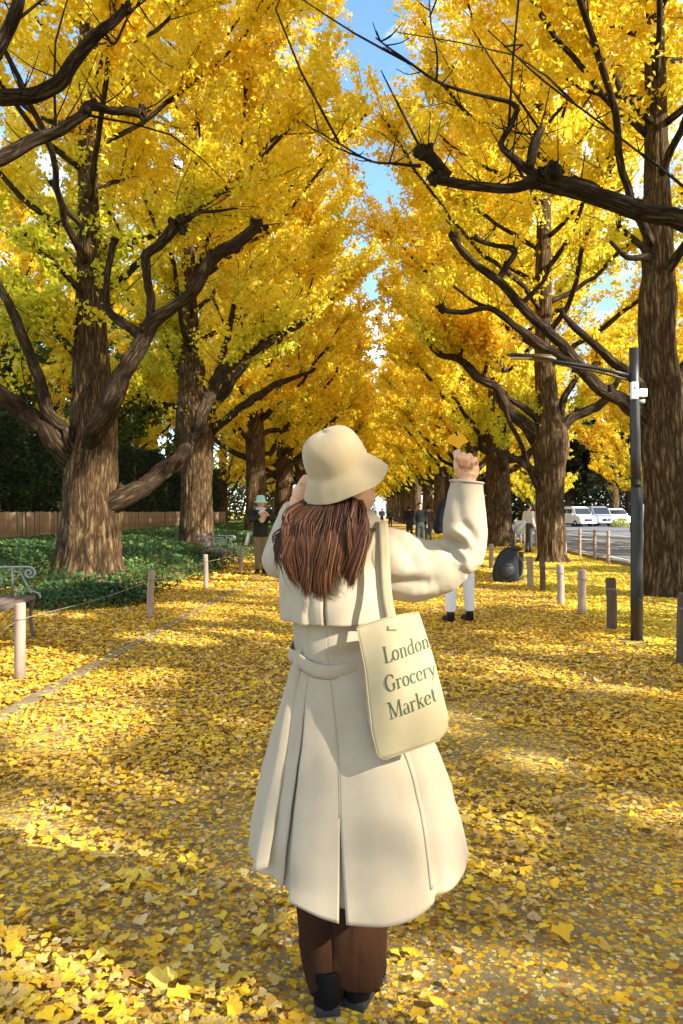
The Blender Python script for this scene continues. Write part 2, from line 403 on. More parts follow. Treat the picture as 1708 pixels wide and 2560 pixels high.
for i in range(90):   # small flecks
    Y = rr.uniform(1.5, 12); xp = rr.uniform(-4, 4); hole((XP(xp, Y), Y, 0), rr.uniform(.04, .12))
HP = np.array([h[0] for h in HOLES]); HR = np.array([h[1] for h in HOLES])
def sun_open(C):
    """True where a leaf is NOT standing in one of the shafts"""
    keep = np.ones(len(C), bool); jit = RNG.normal(scale=.035, size=(len(C), 3))
    for p, r in zip(HP, HR + .10):
        d = C + jit - p; t = d @ SV; m = t > .4
        q = d - t[:, None] * SV; m &= np.einsum('ij,ij->i', q, q) < (1.5 * r) ** 2
        if not m.any(): continue
        k_ = np.flatnonzero(m); qq = q[k_]; w = .62 + .85 * fbm(qq, 1.1 / r, int(abs(p[0]) * 97) % 50, 2)
        keep[k_[np.einsum('ij,ij->i', qq, qq) < (r * w) ** 2]] = False
    return keep

# ------------------------------------------------------------------ trees
def crown_r(z, Ht, R0):
    z = np.asarray(z, float)
    return np.where(z < 7, R0 * (.82 + .18 * (z - 3) / 4), R0 * np.clip((Ht - z) / (Ht - 7), 0, 1) ** .52)

def px_limb(pts, ws, Y):
    """limb traced at its own distance: pts (x, y[, Y]) in view coordinates, widths in view pixels -> world points, radii"""
    P = [D(p[0], p[1], p[2] if len(p) > 2 else Y) for p in pts]
    R = [w * K / F * (p[2] if len(p) > 2 else Y) / 2 for w, p in zip(ws, pts)]
    return P, R

def build_tree(base, label, group, side, trunk, limbs, leaves=90000, Ht=20., R0=4.7, zlow=3.4, nproc=26, zproc=6.5, lsize=.078,
               green=0., orange=0., near_open=None, inner=True, seed=1, name='ginkgo_tree', shoots_per=26, fixed_holes=False, maxz=99, lmat=None, tint=None, cullfn=None, reach=None, bare=0.):
    """ginkgo: trunk, pollarded limbs with burls, long straight shoots, fan leaves along the shoots"""
    rg = random.Random(seed); base = np.array(base, float)
    root = empty(name, base, label, 'tree', group)
    parts = []
    def add(geo, nm, m=M['bark'], **k):
        o = geo.obj(nm, m, None, **k, origin=base); o.location = (0, 0, 0); o.parent = root; parts.append(o); return o
    g = Geo(); big = base[1] < 25 and len(limbs) > 0; g.tube(*trunk, seg=110 if big else 30, sub=16 if big else 6, rough=.10, ridge=.085, seed=seed); add(g, 'trunk')
    tp, tr = resample(*trunk, 8)
    def trunk_at(z):
        i = int(np.argmin(abs(tp[:, 2] - z))); return tp[i], tr[i]
    allimb = []
    for P, R in limbs:
        P = [np.array(p) for p in P]; R = [q * .80 for q in R]
        tc_, tr_ = trunk_at(P[0][2] - .25)
        if np.hypot(*(P[0] - tc_)[:2]) < 1.1:
            lo_, lr_ = trunk_at(P[0][2] - 1.1); out_ = (P[1] - lo_) * V(1, 1, 0); out_ /= np.linalg.norm(out_) + 1e-6
            P.insert(0, np.array(lo_) + out_ * lr_ * .30); R.insert(0, min(R[0] * .75, lr_ * .6))
        g = Geo(); g.tube(P, R, seg=16, sub=9, rough=.30, ridge=.12, seed=seed + len(allimb), crook=.55)
        kn = rg.random
        e = P[-1]; r = R[-1]
        if r > .03:
            for q in range(7): g.ball(e + V(rg.gauss(0, r * .6), rg.gauss(0, r * .6), rg.gauss(.2 * r, r * .6)), r * rg.uniform(.5, 1.05), 10, 8, rough=.9, seed=q + len(allimb))
            for q in range(7): d = V(rg.gauss(0, .6), rg.gauss(0, .4), rg.uniform(.2, 1)); g.tube([e, e + d * r * 2.2], (r * .16, r * .07), seg=5, sub=2, rough=.3)
        for q in range(1, len(P) - 1):
            if kn() < .6:
                for w in range(2): g.ball(P[q] + V(rg.gauss(0, R[q] * .3), rg.gauss(0, R[q] * .3), R[q] * .45), R[q] * rg.uniform(.45, .8), 10, 8, rough=.9, seed=q)
        if base[1] < 25:
            Qs, Rs = resample(P, R, 5)
            for w in range(int(len(Qs) * .45)):
                j = rg.randrange(len(Qs) // 4, len(Qs)); dd = V(rg.gauss(0, .6), rg.gauss(0, .6), rg.uniform(-.1, 1)); dd /= np.linalg.norm(dd); ln = rg.uniform(.05, .3) * (1 if rg.random() < .7 else 2.2)
                g.tube([Qs[j], Qs[j] + dd * (Rs[j] + ln * .5), Qs[j] + dd * (Rs[j] + ln) + V(0, 0, ln * .2)], (.007, .005, .003), seg=4, sub=2, cap=False)
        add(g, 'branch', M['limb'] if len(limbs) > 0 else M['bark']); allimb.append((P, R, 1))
    # regular limbs up the trunk
    az = rg.uniform(0, 6.28)
    for i in range(nproc):
        z0 = zproc + (Ht - 2.2 - zproc) * (i / max(nproc - 1, 1)) ** 1.05
        az += 2.399 + rg.uniform(-.35, .35)
        c, r = trunk_at(z0); L = max(.7, float(crown_r(z0 + 1.5, Ht, R0))) * rg.uniform(.72, 1.0) / .9
        d = V(math.cos(az), math.sin(az), 0); P = [c]; zz = 0
        if inner:
            tx = ((c + d * L * .86)[0] - SL * (c + d * L * .86)[1]) * side; li = float(np.interp(z0 + L * .76, (3, 6, 7.6, 8.8, 10.6, 12.5, 20), reach or (-.9, -.2, .1, -.3, -.5, .05, 2.1)))
            if tx < li: L *= max(.35, 1 - (li - tx) / (L * .86 * max(.3, abs(d[0]))))
        for k in range(1, 5):
            t = k / 4; zz = L * (.42 * t + .34 * t * t)
            P.append(c + d * L * .86 * t + V(rg.uniform(-.18, .18), rg.uniform(-.18, .18), zz + rg.uniform(-.12, .12)))
        rb = max(.028, min(.085, r * .34)); R = [rb, rb * .8, rb * .62, rb * .48, rb * .36]
        g = Geo(); g.tube(P, R, seg=7, sub=4, rough=.3, seed=i, crook=.9)
        if rb > .06: g.ball(P[-1], R[-1] * 1.8, 8, 6, rough=.5, seed=i)
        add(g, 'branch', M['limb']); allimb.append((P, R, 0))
    # shoots
    SP = []; tw = Geo(); starts = []
    for P, R, custom in allimb:
        Q, _ = resample(P, R, 6); n = int(shoots_per * (1.0 if not custom else .9))
        for k in range(n):
            t = rg.uniform(.35, 1.0) if k > 3 else rg.uniform(.93, 1); starts.append((Q[int(t * (len(Q) - 1))], custom))
    for z in np.arange(max(zproc, 5), Ht - .3, .16):
        starts.append((trunk_at(z)[0], 0))
    ax = trunk_at(6)[0]
    for q, custom in starts:
        rad = np.array(q) - ax; rad[2] = 0; rn = np.linalg.norm(rad) + 1e-6; rad = rad / rn
        d = rad * rg.uniform(.1, .9) + V(rg.gauss(0, .45), rg.gauss(0, .45), rg.uniform(.15, 1.1)); d /= np.linalg.norm(d)
        L = rg.uniform(.7, 2.1) * (1 if q[2] < Ht - 4 else .6)
        b = V(rg.gauss(0, .1), rg.gauss(0, .1), rg.gauss(.05, .1)) * L
        SP.append((q, q + d * L * .5 + b, q + d * L))
    tl = np.array([np.linalg.norm(s[2] - s[0]) for s in SP]); per = leaves * tl / tl.sum()
    Cs = []; own_i = []
    for si, (s, m_) in enumerate(zip(SP, per)):
        m_ = int(m_) + 1; nb = max(1, m_ // 5); t = RNG.uniform(.08, 1.02, nb)[:, None]
        c = s[0] * (1 - t) ** 2 + 2 * s[1] * t * (1 - t) + s[2] * t ** 2
        c = np.repeat(c, 5, 0) + RNG.normal(scale=.085, size=(nb * 5, 3)); Cs.append(c); own_i.append(np.full(len(c), si))
    C = np.concatenate(Cs)
    xp = (C[:, 0] - SL * C[:, 1]) * side; z = C[:, 2]
    wob = (fbm(C, .8, 40) - .5)
    keep = (z > zlow + wob * 1.6) & (z < maxz)
    if inner:
        lim = np.interp(z, (3, 6, 7.6, 8.8, 10.6, 12.5, 20), reach or (-.9, -.2, .1, -.3, -.5, .05, 2.1)) + wob * 1.8
        keep &= xp > lim
    # airy gaps inside the crown
    keep &= fbm(C, 1.15, 60 + seed) > .30
    if near_open is not None:
        dy, ztop = near_open
        keep &= ~((C[:, 1] < base[1] + dy + wob * 1.5) & (z < ztop + wob * 2))
    if cullfn is not None: keep &= cullfn(C)
    own_i = np.concatenate(own_i); tot_i = np.bincount(own_i, minlength=len(SP)); keep[keep] &= sun_open(C[keep]) 
    left_i = np.bincount(own_i[keep], minlength=len(SP)) / np.maximum(tot_i, 1); C = C[keep]
    col = tint(C) if tint else ginkgo_tint(C, green, orange)
    o = leaf_mesh('crown', C - base, RNG.uniform(.75, 1.2, len(C)) * lsize, col, lmat or M['leaf'], root, normal_bias=(.15, -.25, .35)); o['kind'] = 'stuff'
    for s, lf_ in zip(SP, left_i):
        if lf_ < .55 and not (rg.random() < bare): continue
        if rg.random() < .6: tw.tube(s, (.013, .009, .005), seg=3, sub=2, cap=False)
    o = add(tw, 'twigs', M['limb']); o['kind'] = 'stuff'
    return root

def simple_trunk(x, Y, z0, dia, Ht, lean=0, flare=1.35, seed=1):
    r = dia / 2; rg = random.Random(seed)
    zs = [z0 - .15, .25, .9, 2.2, 4, 6.5] + ([10, 14, Ht - .3] if Ht > 15 else [Ht * .62, Ht * .8, Ht - .3]); fr = [flare * 1.12, flare, 1.08, 1, .95, .72, .5, .3, .06]
    P = [V(x + lean * z * .02 + rg.uniform(-.06, .06) * (z > 1), Y + rg.uniform(-.06, .06) * (z > 1), z) for z in zs]
    return P, [r * f for f in fr]

def trunk_px(pts, Y, top):
    P = [D(x, y, Y) for x, y, w in pts]; R = [w * K / F * Y / 2 for x, y, w in pts]
    P[0][2] = -.12
    for x, z, r in top: P.append(V(x, Y, z)); R.append(r)
    return P, R

T_GROUP_L, T_GROUP_R = 'ginkgo trees in the left row', 'ginkgo trees in the right row'
NR = (-.9, -.3, .1, -1.4, -1.7, .3, 1.9); N1 = (-.9, -.3, .3, .3, 1.0, 1.6, 2.7); N0 = (.0, .9, 1.4, 1.8, 2.2, 2.5, 3.0)
# -- left row, first tree in view
YL1 = 12.8
limbs = [
 px_limb([(185, 1070, 12.8), (235, 965, 12.2), (300, 850, 12.0), (335, 760, 11.9), (400, 700, 11.8), (450, 650, 11.7), (485, 590, 11.7), (530, 560, 11.6), (592, 520, 11.6)], (84, 66, 50, 42, 34, 36, 34, 34, 30), YL1),
 px_limb([(340, 750, 11.9), (343, 690, 11.9), (338, 640, 11.9), (335, 585, 11.9), (372, 550, 11.9), (412, 518, 11.9)], (28, 24, 24, 26, 30, 34), YL1),
 px_limb([(410, 522, 11.9), (450, 492, 11.9), (490, 486, 11.8), (545, 478, 11.8)], (22, 12, 9, 5), YL1),
 px_limb([(325, 775, 12.0), (275, 738, 12.1), (246, 700, 12.2), (243, 640, 12.2), (262, 555, 12.2)], (34, 28, 22, 18, 16), YL1),
 px_limb([(170, 1060, 12.8), (100, 975, 12.4), (40, 920, 12.2), (-20, 875, 12.1), (-110, 830, 12.0), (-180, 760, 12)], (80, 62, 52, 44, 36, 24), YL1),
 px_limb([(150, 1000, 12.5), (108, 930, 12.3), (86, 860, 12.2), (55, 780, 12.2), (20, 700, 12.1), (-10, 640, 12.1), (-40, 560, 12)], (44, 38, 32, 28, 24, 20, 14), YL1),
 px_limb([(190, 850, 12.7), (150, 790, 12.5), (118, 750, 12.4), (80, 715, 12.3)], (26, 20, 16, 10), YL1),
 px_limb([(225, 1185, 12.8), (290, 1140, 12.9), (345, 1098, 13.3), (405, 1052, 13.8), (446, 995, 14.4), (480, 920, 15), (520, 850, 15.6), (600, 790, 16), (690, 745, 16.2)], (72, 56, 46, 42, 36, 30, 26, 22, 14), YL1),
 px_limb([(205, 700, 12.7), (160, 640, 12.5), (110, 590, 12.4), (60, 540, 12.3)], (26, 20, 16, 12), YL1),
 px_limb([(205, 560, 12.7), (150, 480, 12.4), (120, 420, 12.3)], (22, 16, 12), YL1),
]
build_tree((W(225, 1480, YL1)[0], YL1, 0), 'massive ginkgo with flared trunk and heavy forking limbs, rising from shrubs behind the near bench', T_GROUP_L, -1,
    trunk_px([(200, 1352, 190), (202, 1325, 168), (206, 1260, 142), (207, 1180, 128), (207, 1090, 118), (216, 980, 104), (212, 870, 82), (210, 760, 68), (206, 600, 54), (202, 400, 42), (200, 150, 32)], YL1, [(-4.4, 12, .14), (-4.4, 16, .08), (-4.3, 19.6, .02)]),
    limbs, leaves=200000, near_open=(-.3, 8.0), green=.42, seed=11, zlow=3.3, R0=5.3, reach=N1, lsize=.095, zproc=5.0, nproc=38)
# -- left row, second tree
YL2 = 21.
limbs = [
 px_limb([(465, 985), (520, 885, 20.6), (590, 805, 20.3), (655, 760, 20), (735, 700, 20), (805, 640, 20)], (44, 32, 28, 24, 20, 12), YL2),
 px_limb([(470, 930), (508, 830, 20.6), (530, 740, 20.5), (548, 640, 20.4)], (28, 22, 16, 10), YL2),
 px_limb([(440, 950), (385, 932), (330, 905), (285, 935)], (26, 18, 14, 8), YL2),
 px_limb([(440, 920), (405, 830), (370, 770)], (24, 16, 9), YL2),
 px_limb([(475, 1000), (560, 930, 20.4), (640, 880, 20.2), (720, 850, 20)], (28, 22, 16, 9), YL2),
]
build_tree((W(490, 1405, YL2)[0], YL2, 0), 'second ginkgo of the left row, its trunk patched with sun behind the shrubs', T_GROUP_L, -1,
    trunk_px([(452, 1300, 98), (452, 1240, 80), (452, 1130, 70), (452, 1040, 70), (448, 960, 88), (440, 870, 62), (436, 760, 40), (432, 600, 32), (432, 400, 26)], YL2, [(-3.9, 15.5, .1), (-3.9, 19.6, .02)]),
    limbs, leaves=150000, near_open=(-.5, 7.0), green=.25, seed=12, zlow=3.8, R0=5.9, reach=NR, lsize=.105, nproc=36, zproc=5.4)
# -- right row, first tree in view
YR1 = 11.9
limbs = [
 px_limb([(1500, 985), (1440, 935, 11.6), (1395, 898, 11.4), (1330, 850, 11.3), (1240, 790, 11.2), (1170, 735, 11.1), (1120, 706, 11), (1060, 716, 11), (1010, 708, 11)], (54, 40, 35, 32, 27, 20, 16, 14, 16), YR1),
 px_limb([(1480, 925), (1440, 860, 11.5), (1385, 808, 11.3), (1320, 755, 11.2), (1288, 716, 11.2)], (38, 26, 23, 18, 14), YR1),
 px_limb([(1345, 860, 11.3), (1290, 790, 11.2), (1245, 745, 11.2), (1190, 695, 11.1), (1140, 640, 11), (1082, 600, 11), (1040, 545, 11)], (30, 28, 26, 25, 23, 20, 20), YR1),
 px_limb([(1142, 645, 11), (1164, 605, 11), (1178, 570, 11), (1132, 562, 11), (1092, 548, 11)], (18, 16, 18, 12, 14), YR1),
 px_limb([(1195, 700, 11.1), (1240, 655, 11.1), (1257, 622, 11.1)], (14, 11, 10), YR1),
 px_limb([(1120, 708, 11), (1085, 690, 11), (1040, 655, 11)], (12, 9, 6), YR1),
 px_limb([(1500, 935), (1545, 872), (1590, 810), (1650, 700)], (38, 32, 28, 20), YR1),
 px_limb([(1505, 610), (1440, 590, 11.5), (1400, 555, 11.3)], (24, 16, 10), YR1),
 px_limb([(1500, 300), (1440, 230, 11.5), (1380, 120, 11.3)], (22, 16, 10), YR1),
]
build_tree((W(1665, 1490, YR1)[0], YR1, 0), 'thick ginkgo at the right edge, sunlit furrowed trunk just behind the black lamp post', T_GROUP_R, 1,
    trunk_px([(1535, 1385, 128), (1535, 1350, 112), (1535, 1250, 98), (1528, 1100, 96), (1522, 1000, 98), (1518, 900, 88), (1508, 800, 82), (1508, 700, 84), (1510, 600, 70), (1508, 400, 56), (1505, 200, 46), (1505, 0, 38)], YR1, [(5.2, 13, .1), (5.2, 16, .07), (5.2, 19.6, .02)]),
    limbs, leaves=190000, near_open=(.2, 7.2), orange=.12, seed=13, zlow=3.5, R0=5.3, reach=N1, lsize=.095, nproc=38, zproc=5.0)
# -- right row, second tree
YR2 = 20.
limbs = [
 px_limb([(1245, 1025), (1185, 955, 19.7), (1140, 900, 19.5), (1092, 862, 19.4), (1050, 822, 19.4), (1010, 812, 19.3), (975, 768, 19.3)], (42, 32, 28, 26, 20, 15, 12), YR2),
 px_limb([(1052, 825, 19.4), (1062, 785, 19.4)], (12, 10), YR2),
 px_limb([(1105, 870, 19.4), (1120, 830, 19.4), (1135, 808, 19.4)], (12, 9, 7), YR2),
 px_limb([(1245, 985), (1200, 935, 19.7), (1160, 905, 19.6)], (22, 17, 12), YR2),
 px_limb([(1245, 1105), (1205, 1065, 19.6), (1165, 1042, 19.4), (1115, 1028, 19.3)], (24, 18, 14, 9), YR2),
 px_limb([(1212, 1070, 19.6), (1192, 1010, 19.6), (1172, 970, 19.5), (1150, 905, 19.5)], (15, 13, 12, 8), YR2),
 px_limb([(1265, 1010), (1325, 950), (1385, 925), (1430, 860)], (36, 28, 22, 14), YR2),
 px_limb([(1275, 985), (1300, 905), (1335, 855), (1375, 835)], (24, 18, 14, 9), YR2),
]
build_tree((W(1375, 1412, YR2)[0], YR2, 0), 'second ginkgo of the right row, straight trunk with a sun-bleached foot', T_GROUP_R, 1,
    trunk_px([(1268, 1300, 92), (1266, 1262, 66), (1262, 1160, 60), (1262, 1080, 64), (1262, 1010, 84), (1256, 930, 50), (1250, 820, 44), (1248, 700, 38), (1248, 500, 32), (1248, 300, 26)], YR2, [(5.65, 16, .09), (5.65, 19.6, .02)]),
    limbs, leaves=140000, near_open=(-.2, 5.4), green=.22, orange=.05, seed=14, zlow=3.9, R0=5.9, reach=NR, lsize=.105, nproc=36, zproc=5.4)

# -- nearest pair: trunks just outside the frame, their limbs reach in over the path
YR0 = 3.2
limbs = [
 px_limb([(3060, 560, 3.2), (2300, 560, 4.2), (1900, 545, 5.2), (1700, 545, 5.6), (1568, 507, 5.9), (1450, 482, 6), (1350, 448, 6), (1235, 412, 6)], (160, 120, 80, 66, 54, 50, 48, 46), YR0),
 px_limb([(1240, 414, 6), (1190, 432, 6), (1140, 436, 6), (1060, 420, 6), (1002, 406, 6)], (40, 30, 27, 27, 26), YR0),
 px_limb([(1030, 405, 6), (985, 365, 6), (970, 352, 6)], (26, 34, 30), YR0),
 px_limb([(965, 380, 6), (905, 374, 6.1), (850, 368, 6.1), (780, 330, 6.2), (700, 285, 6.3)], (10, 7, 6, 5, 3), YR0),
 px_limb([(1235, 405, 6), (1185, 365, 6), (1150, 332, 6), (1172, 290, 6), (1190, 252, 6)], (28, 20, 15, 15, 15), YR0),
 px_limb([(1190, 250, 6), (1165, 232, 6), (1080, 212, 6), (1000, 183, 6), (925, 132, 6), (862, 86, 6)], (16, 12, 9, 8, 6, 4), YR0),
 px_limb([(1215, 385, 6), (1222, 345, 6), (1232, 312, 6), (1240, 295, 6)], (26, 30, 24, 20), YR0),
 px_limb([(1700, 560, 5.6), (1568, 428, 5.8), (1400, 298, 6), (1240, 178, 6), (1120, 70, 6)], (14, 8, 6, 5, 3), YR0),
 px_limb([(1003, 185, 6), (1003, 120, 6), (990, 60, 6), (985, 0, 6)], (6, 5, 4, 3), YR0),
]
x0 = XP(4.75, YR0)
build_tree((x0, YR0, 0), 'near ginkgo past the right edge, its dark limb reaching across the upper right', T_GROUP_R, 1,
    simple_trunk(x0, YR0, 0, .95, 19, seed=3), limbs, leaves=130000, nproc=34, zproc=5.4, seed=15, zlow=3.2, reach=N0, orange=.1, lsize=.09, shoots_per=22, bare=.10, cullfn=lambda C: (C[:, 1] < 1.6) | (C[:, 2] > 6.1))
YL0 = 3.2
limbs = [
 px_limb([(-1500, 420, 3.2), (-800, 330, 4.2), (-300, 260, 5), (-60, 214, 5.6), (0, 224, 5.7), (70, 222, 5.8), (130, 200, 5.8), (168, 152, 5.8), (212, 92, 5.8), (262, 52, 5.8), (292, 24, 5.8)], (150, 110, 70, 48, 42, 40, 38, 34, 30, 26, 22), YL0),
 px_limb([(-300, 270, 5), (-120, 330, 5.4), (-10, 360, 5.6), (80, 322, 5.7), (150, 290, 5.7), (198, 256, 5.7)], (50, 44, 38, 32, 28, 26), YL0),
 px_limb([(195, 258, 5.7), (212, 240, 5.7), (262, 255, 5.7), (300, 256, 5.7), (330, 262, 5.7)], (26, 26, 20, 22, 26), YL0),
 px_limb([(-60, 214, 5.6), (-10, 130, 5.6), (25, 70, 5.6), (48, 10, 5.6), (55, -60, 5.6)], (44, 38, 34, 32, 30), YL0),
 px_limb([(240, 75, 5.8), (262, 100, 5.8), (300, 30, 5.9), (350, -10, 6)], (8, 7, 6, 4), YL0),
]
x0 = XP(-4.95, YL0)
build_tree((x0, YL0, 0), 'near ginkgo past the left edge, curved bare limbs entering the upper left corner', T_GROUP_L, -1,
    simple_trunk(x0, YL0, 0, 1.0, 19, seed=4), limbs, leaves=40000, nproc=22, zproc=6, seed=16, zlow=6.1, reach=N0, bare=.08, lsize=.10, shoots_per=16)
for i, Y in enumerate((-6.0, -15.)):      # the row goes on behind the camera and shades the path
    x0 = XP(4.75, Y)
    build_tree((x0, Y, 0), 'ginkgo of the right row standing behind the viewpoint', T_GROUP_R, 1, simple_trunk(x0, Y, 0, .9, 19, seed=30 + i), [],
               leaves=60000, nproc=34, zproc=3.6, seed=17 + i, zlow=3.2, lsize=.17, shoots_per=18)

for i, Y in enumerate((-13.5, -9.7, -6.2, -2.8, .8, 5.2, 10.5)):      # unseen trees added right of the frame: their crowns shade and dapple the path
    x0 = XP(16, Y)
    build_tree((x0, Y, 0), 'unseen ginkgo added outside the right edge to shade the path', 'ginkgos across the road', 1, simple_trunk(x0, Y, 0, .8, 15, seed=50 + i), [],
               leaves=22000, nproc=30, zproc=3.6, seed=70 + i, zlow=3.2, lsize=.25, shoots_per=16, R0=5.0, inner=False, Ht=15.)

# -- the rows running away: two models a side, then copies
def copy_tree(o, loc, rz=0, sc=1.0):
    r = o.copy(); COL.objects.link(r); r.location = loc; r.rotation_euler = (0, 0, rz); r.scale = (sc, sc, sc)
    for ch in o.children:
        c = ch.copy(); COL.objects.link(c); c.parent = r
    return r
def far_proto(side, Y, seed, label, **k):
    x0 = XP(4.72 * side if side > 0 else -4.95, Y)
    rg = random.Random(seed); tr = simple_trunk(x0, Y, 0, rg.uniform(.8, .95), 20, seed=seed); limbs = []
    for q in range(9):
        az = q * 2.4 + rg.uniform(-.3, .3); z0 = rg.uniform(2.4, 5.2); L = rg.uniform(3.2, 5.0); d = V(math.cos(az), math.sin(az), 0)
        P = [V(x0, Y, z0)]; R = [.17, .13, .10, .08, .07, .06]
        for t in range(1, 6):
            u = t / 5; P.append(P[0] + d * L * u * .85 + V(rg.uniform(-.2, .2), rg.uniform(-.2, .2), L * (.35 * u + .35 * u * u)) + V(0, 0, rg.uniform(-.15, .15)))
        limbs.append((P, R))
    return build_tree((x0, Y, 0), label, T_GROUP_L if side < 0 else T_GROUP_R, side, tr, limbs, leaves=95000, nproc=38, R0=5.5, seed=seed, zproc=5.5, zlow=3.9, lsize=.145, **k)
FARL = 'far ginkgo of the left row, its bare lower limbs fanning behind the woman'
FARR = 'far ginkgo of the right row, one of many trunks receding down the avenue'
pl = [far_proto(-1, 30, 21, 'third ginkgo of the left row, dark trunk behind the person in the mint hat', green=.0, orange=.05),
      far_proto(-1, 39, 22, FARL, orange=.2)]
pr = [far_proto(1, 29, 23, 'third ginkgo of the right row, slim dark trunk behind the black backpack', green=.12),
      far_proto(1, 38, 24, FARR, orange=.25)]
NTH = ['fifth', 'sixth']
pl[1]['label'] = 'fourth ginkgo of the left row, seen between the hat and the third trunk'
pr[1]['label'] = 'fourth ginkgo of the right row, just left of the third trunk'
for k in range(12):
    Y = 48 + 9 * k
    sh_ = np.interp(Y, (60, 85, 150), (0, 1.3, 2.6))
    o = copy_tree(pl[(k + 0) % 2], (XP(-4.95 + sh_, Y) , Y, 0), 0, random.uniform(.96, 1.06)); o['label'] = FARL if k > 0 else 'fifth ginkgo of the left row, close beside the left of the hat'
    Y = 47 + 9 * k
    o = copy_tree(pr[(k + 0) % 2], (XP(4.72 - sh_, Y), Y, 0), 0, random.uniform(.96, 1.06)); o['label'] = FARR if k > 0 else 'fifth ginkgo of the right row, between the hat and the raised hand'
# ginkgos across the road on the right
for i, (xp, Y, s, lb) in enumerate([(15.0, 22, .72, 'ginkgo across the road whose crown shows right of the thick trunk'), (16, 29, .75, 'ginkgo across the road whose crown shows behind the top of the lamp post'), (15.5, 37, .78, 'yellow ginkgo across the road, drooping crown left of the lamp post'), (17.5, 50, .85, 'ginkgo farther along the far side of the road behind the pale posts'),
                                (13.0, 62, .8, 'small ginkgo beyond the road seen just right of the second right-hand trunk')]):
    o = copy_tree(pr[i % 2], (XP(xp, Y), Y, -.9), rz=2.2 + i, sc=s); o['label'] = lb; o['group'] = 'ginkgos across the road'

for i, (xp, Y, s) in enumerate([(-16, 24, .85), (-17, 35, .9), (-16.5, 47, .9), (-13, 62, .9), (-11.5, 74, .9), (-12, 88, .95)]):
    o = copy_tree(pl[i % 2], (XP(xp, Y), Y, 0), rz=2.6 + i, sc=s); o['label'] = ['yellow-green ginkgo behind the hedge at the left edge', 'ginkgo behind the hedge, seen between the first two left trunks', 'ginkgo behind the far end of the hedge', 'distant ginkgo past the end of the hedge', 'more distant ginkgo past the end of the hedge', 'farthest ginkgo past the end of the hedge'][i]; o['group'] = 'ginkgos behind the hedge'
# green trees in the background
def dark_tint(c0, c1):
    def f(C):
        n = fbm(C, .8, 5)[:, None]; return (np.array(c0) * (1 - n) + np.array(c1) * n) * RNG.uniform(.7, 1.2, (len(C), 1))
    return f
gt = build_tree((XP(-17, 30), 30, 0), 'green broadleaf tree behind the dark hedge at the far left', 'green trees behind the hedge', -1,
    simple_trunk(XP(-17, 30), 30, 0, .6, 11, seed=8), [], leaves=26000, Ht=11, R0=4.6, zlow=2.2, nproc=20, zproc=2.6, lsize=.2, inner=False, seed=31, name='broadleaf_tree', lmat=M['green'], tint=dark_tint((.07, .12, .02), (.22, .26, .05)))
for i, (xp, Y, s) in enumerate([(-16, 42, 1.1), (-19, 22, .95), (-17, 56, 1.2)]):
    o = copy_tree(gt, (XP(xp, Y), Y, 0), rz=i * 1.7, sc=s); o['label'] = ['taller green tree behind the hedge between the first two left trunks', 'green tree at the left edge above the slatted fence', 'green tree far back above the end of the hedge'][i]
dt = build_tree((20, 78, 0), 'dark evergreen tree shading the parked white van', 'dark trees behind the parked cars', 1,
    simple_trunk(20, 78, 0, .8, 12, seed=9), [], leaves=24000, Ht=12, R0=5.2, zlow=1.6, nproc=26, zproc=2.0, lsize=.34, inner=False, seed=32, name='evergreen_tree', lmat=M['green'], tint=dark_tint((.02, .03, .01), (.09, .09, .03)))
for i, (x, Y) in enumerate([(24.5, 80), (28, 76), (32, 82), (36, 78), (16, 88), (40, 84)]):
    o = copy_tree(dt, (x, Y, 0), rz=i * 1.3, sc=1 + .1 * (i % 3)); o['label'] = 'dark evergreen tree in the belt behind the parked cars'
lt = build_tree((21.5, 88, 0), 'small fresh green tree in the light beyond the road, left of the second right-hand trunk', None, 1,
    simple_trunk(21.5, 88, 0, .5, 8, seed=10), [], leaves=16000, Ht=8, R0=4.6, zlow=1.2, nproc=18, zproc=1.6, lsize=.26, inner=False, seed=33, name='broadleaf_tree', lmat=M['green'], tint=dark_tint((.12, .24, .07), (.32, .42, .16)))

# far wood closing the view on both sides of the bright end
def far_wood(name, x0, x1, y0, y1, h, n, c0, c1, lb, zmin=0):
    C = np.stack([RNG.uniform(x0, x1, n), RNG.uniform(y0, y1, n), RNG.random(n) ** .8], 1)
    top = h * (.65 + .7 * (fbm(C * np.array((1, 1, 0)), .12, 8) - .2)); C[:, 2] = zmin + (top - zmin) * C[:, 2]
    C = C[fbm(C, .35, 12) > .38]
    o = leaf_mesh(name, C, RNG.uniform(.6, 1.2, len(C)) * .7, dark_tint(c0, c1)(C), M['green'], None, shape='leaf'); tag(o, lb, 'wood', kind='stuff')
far_wood('far_wood', -60, -9, 108, 128, 9, 26000, (.03, .03, .01), (.16, .12, .03), 'brown and dark green far wood behind the left row of trunks')
far_wood('far_wood', 15, 62, 92, 108, 9, 30000, (.02, .025, .012), (.10, .10, .04), 'dark far wood behind the parked vans')
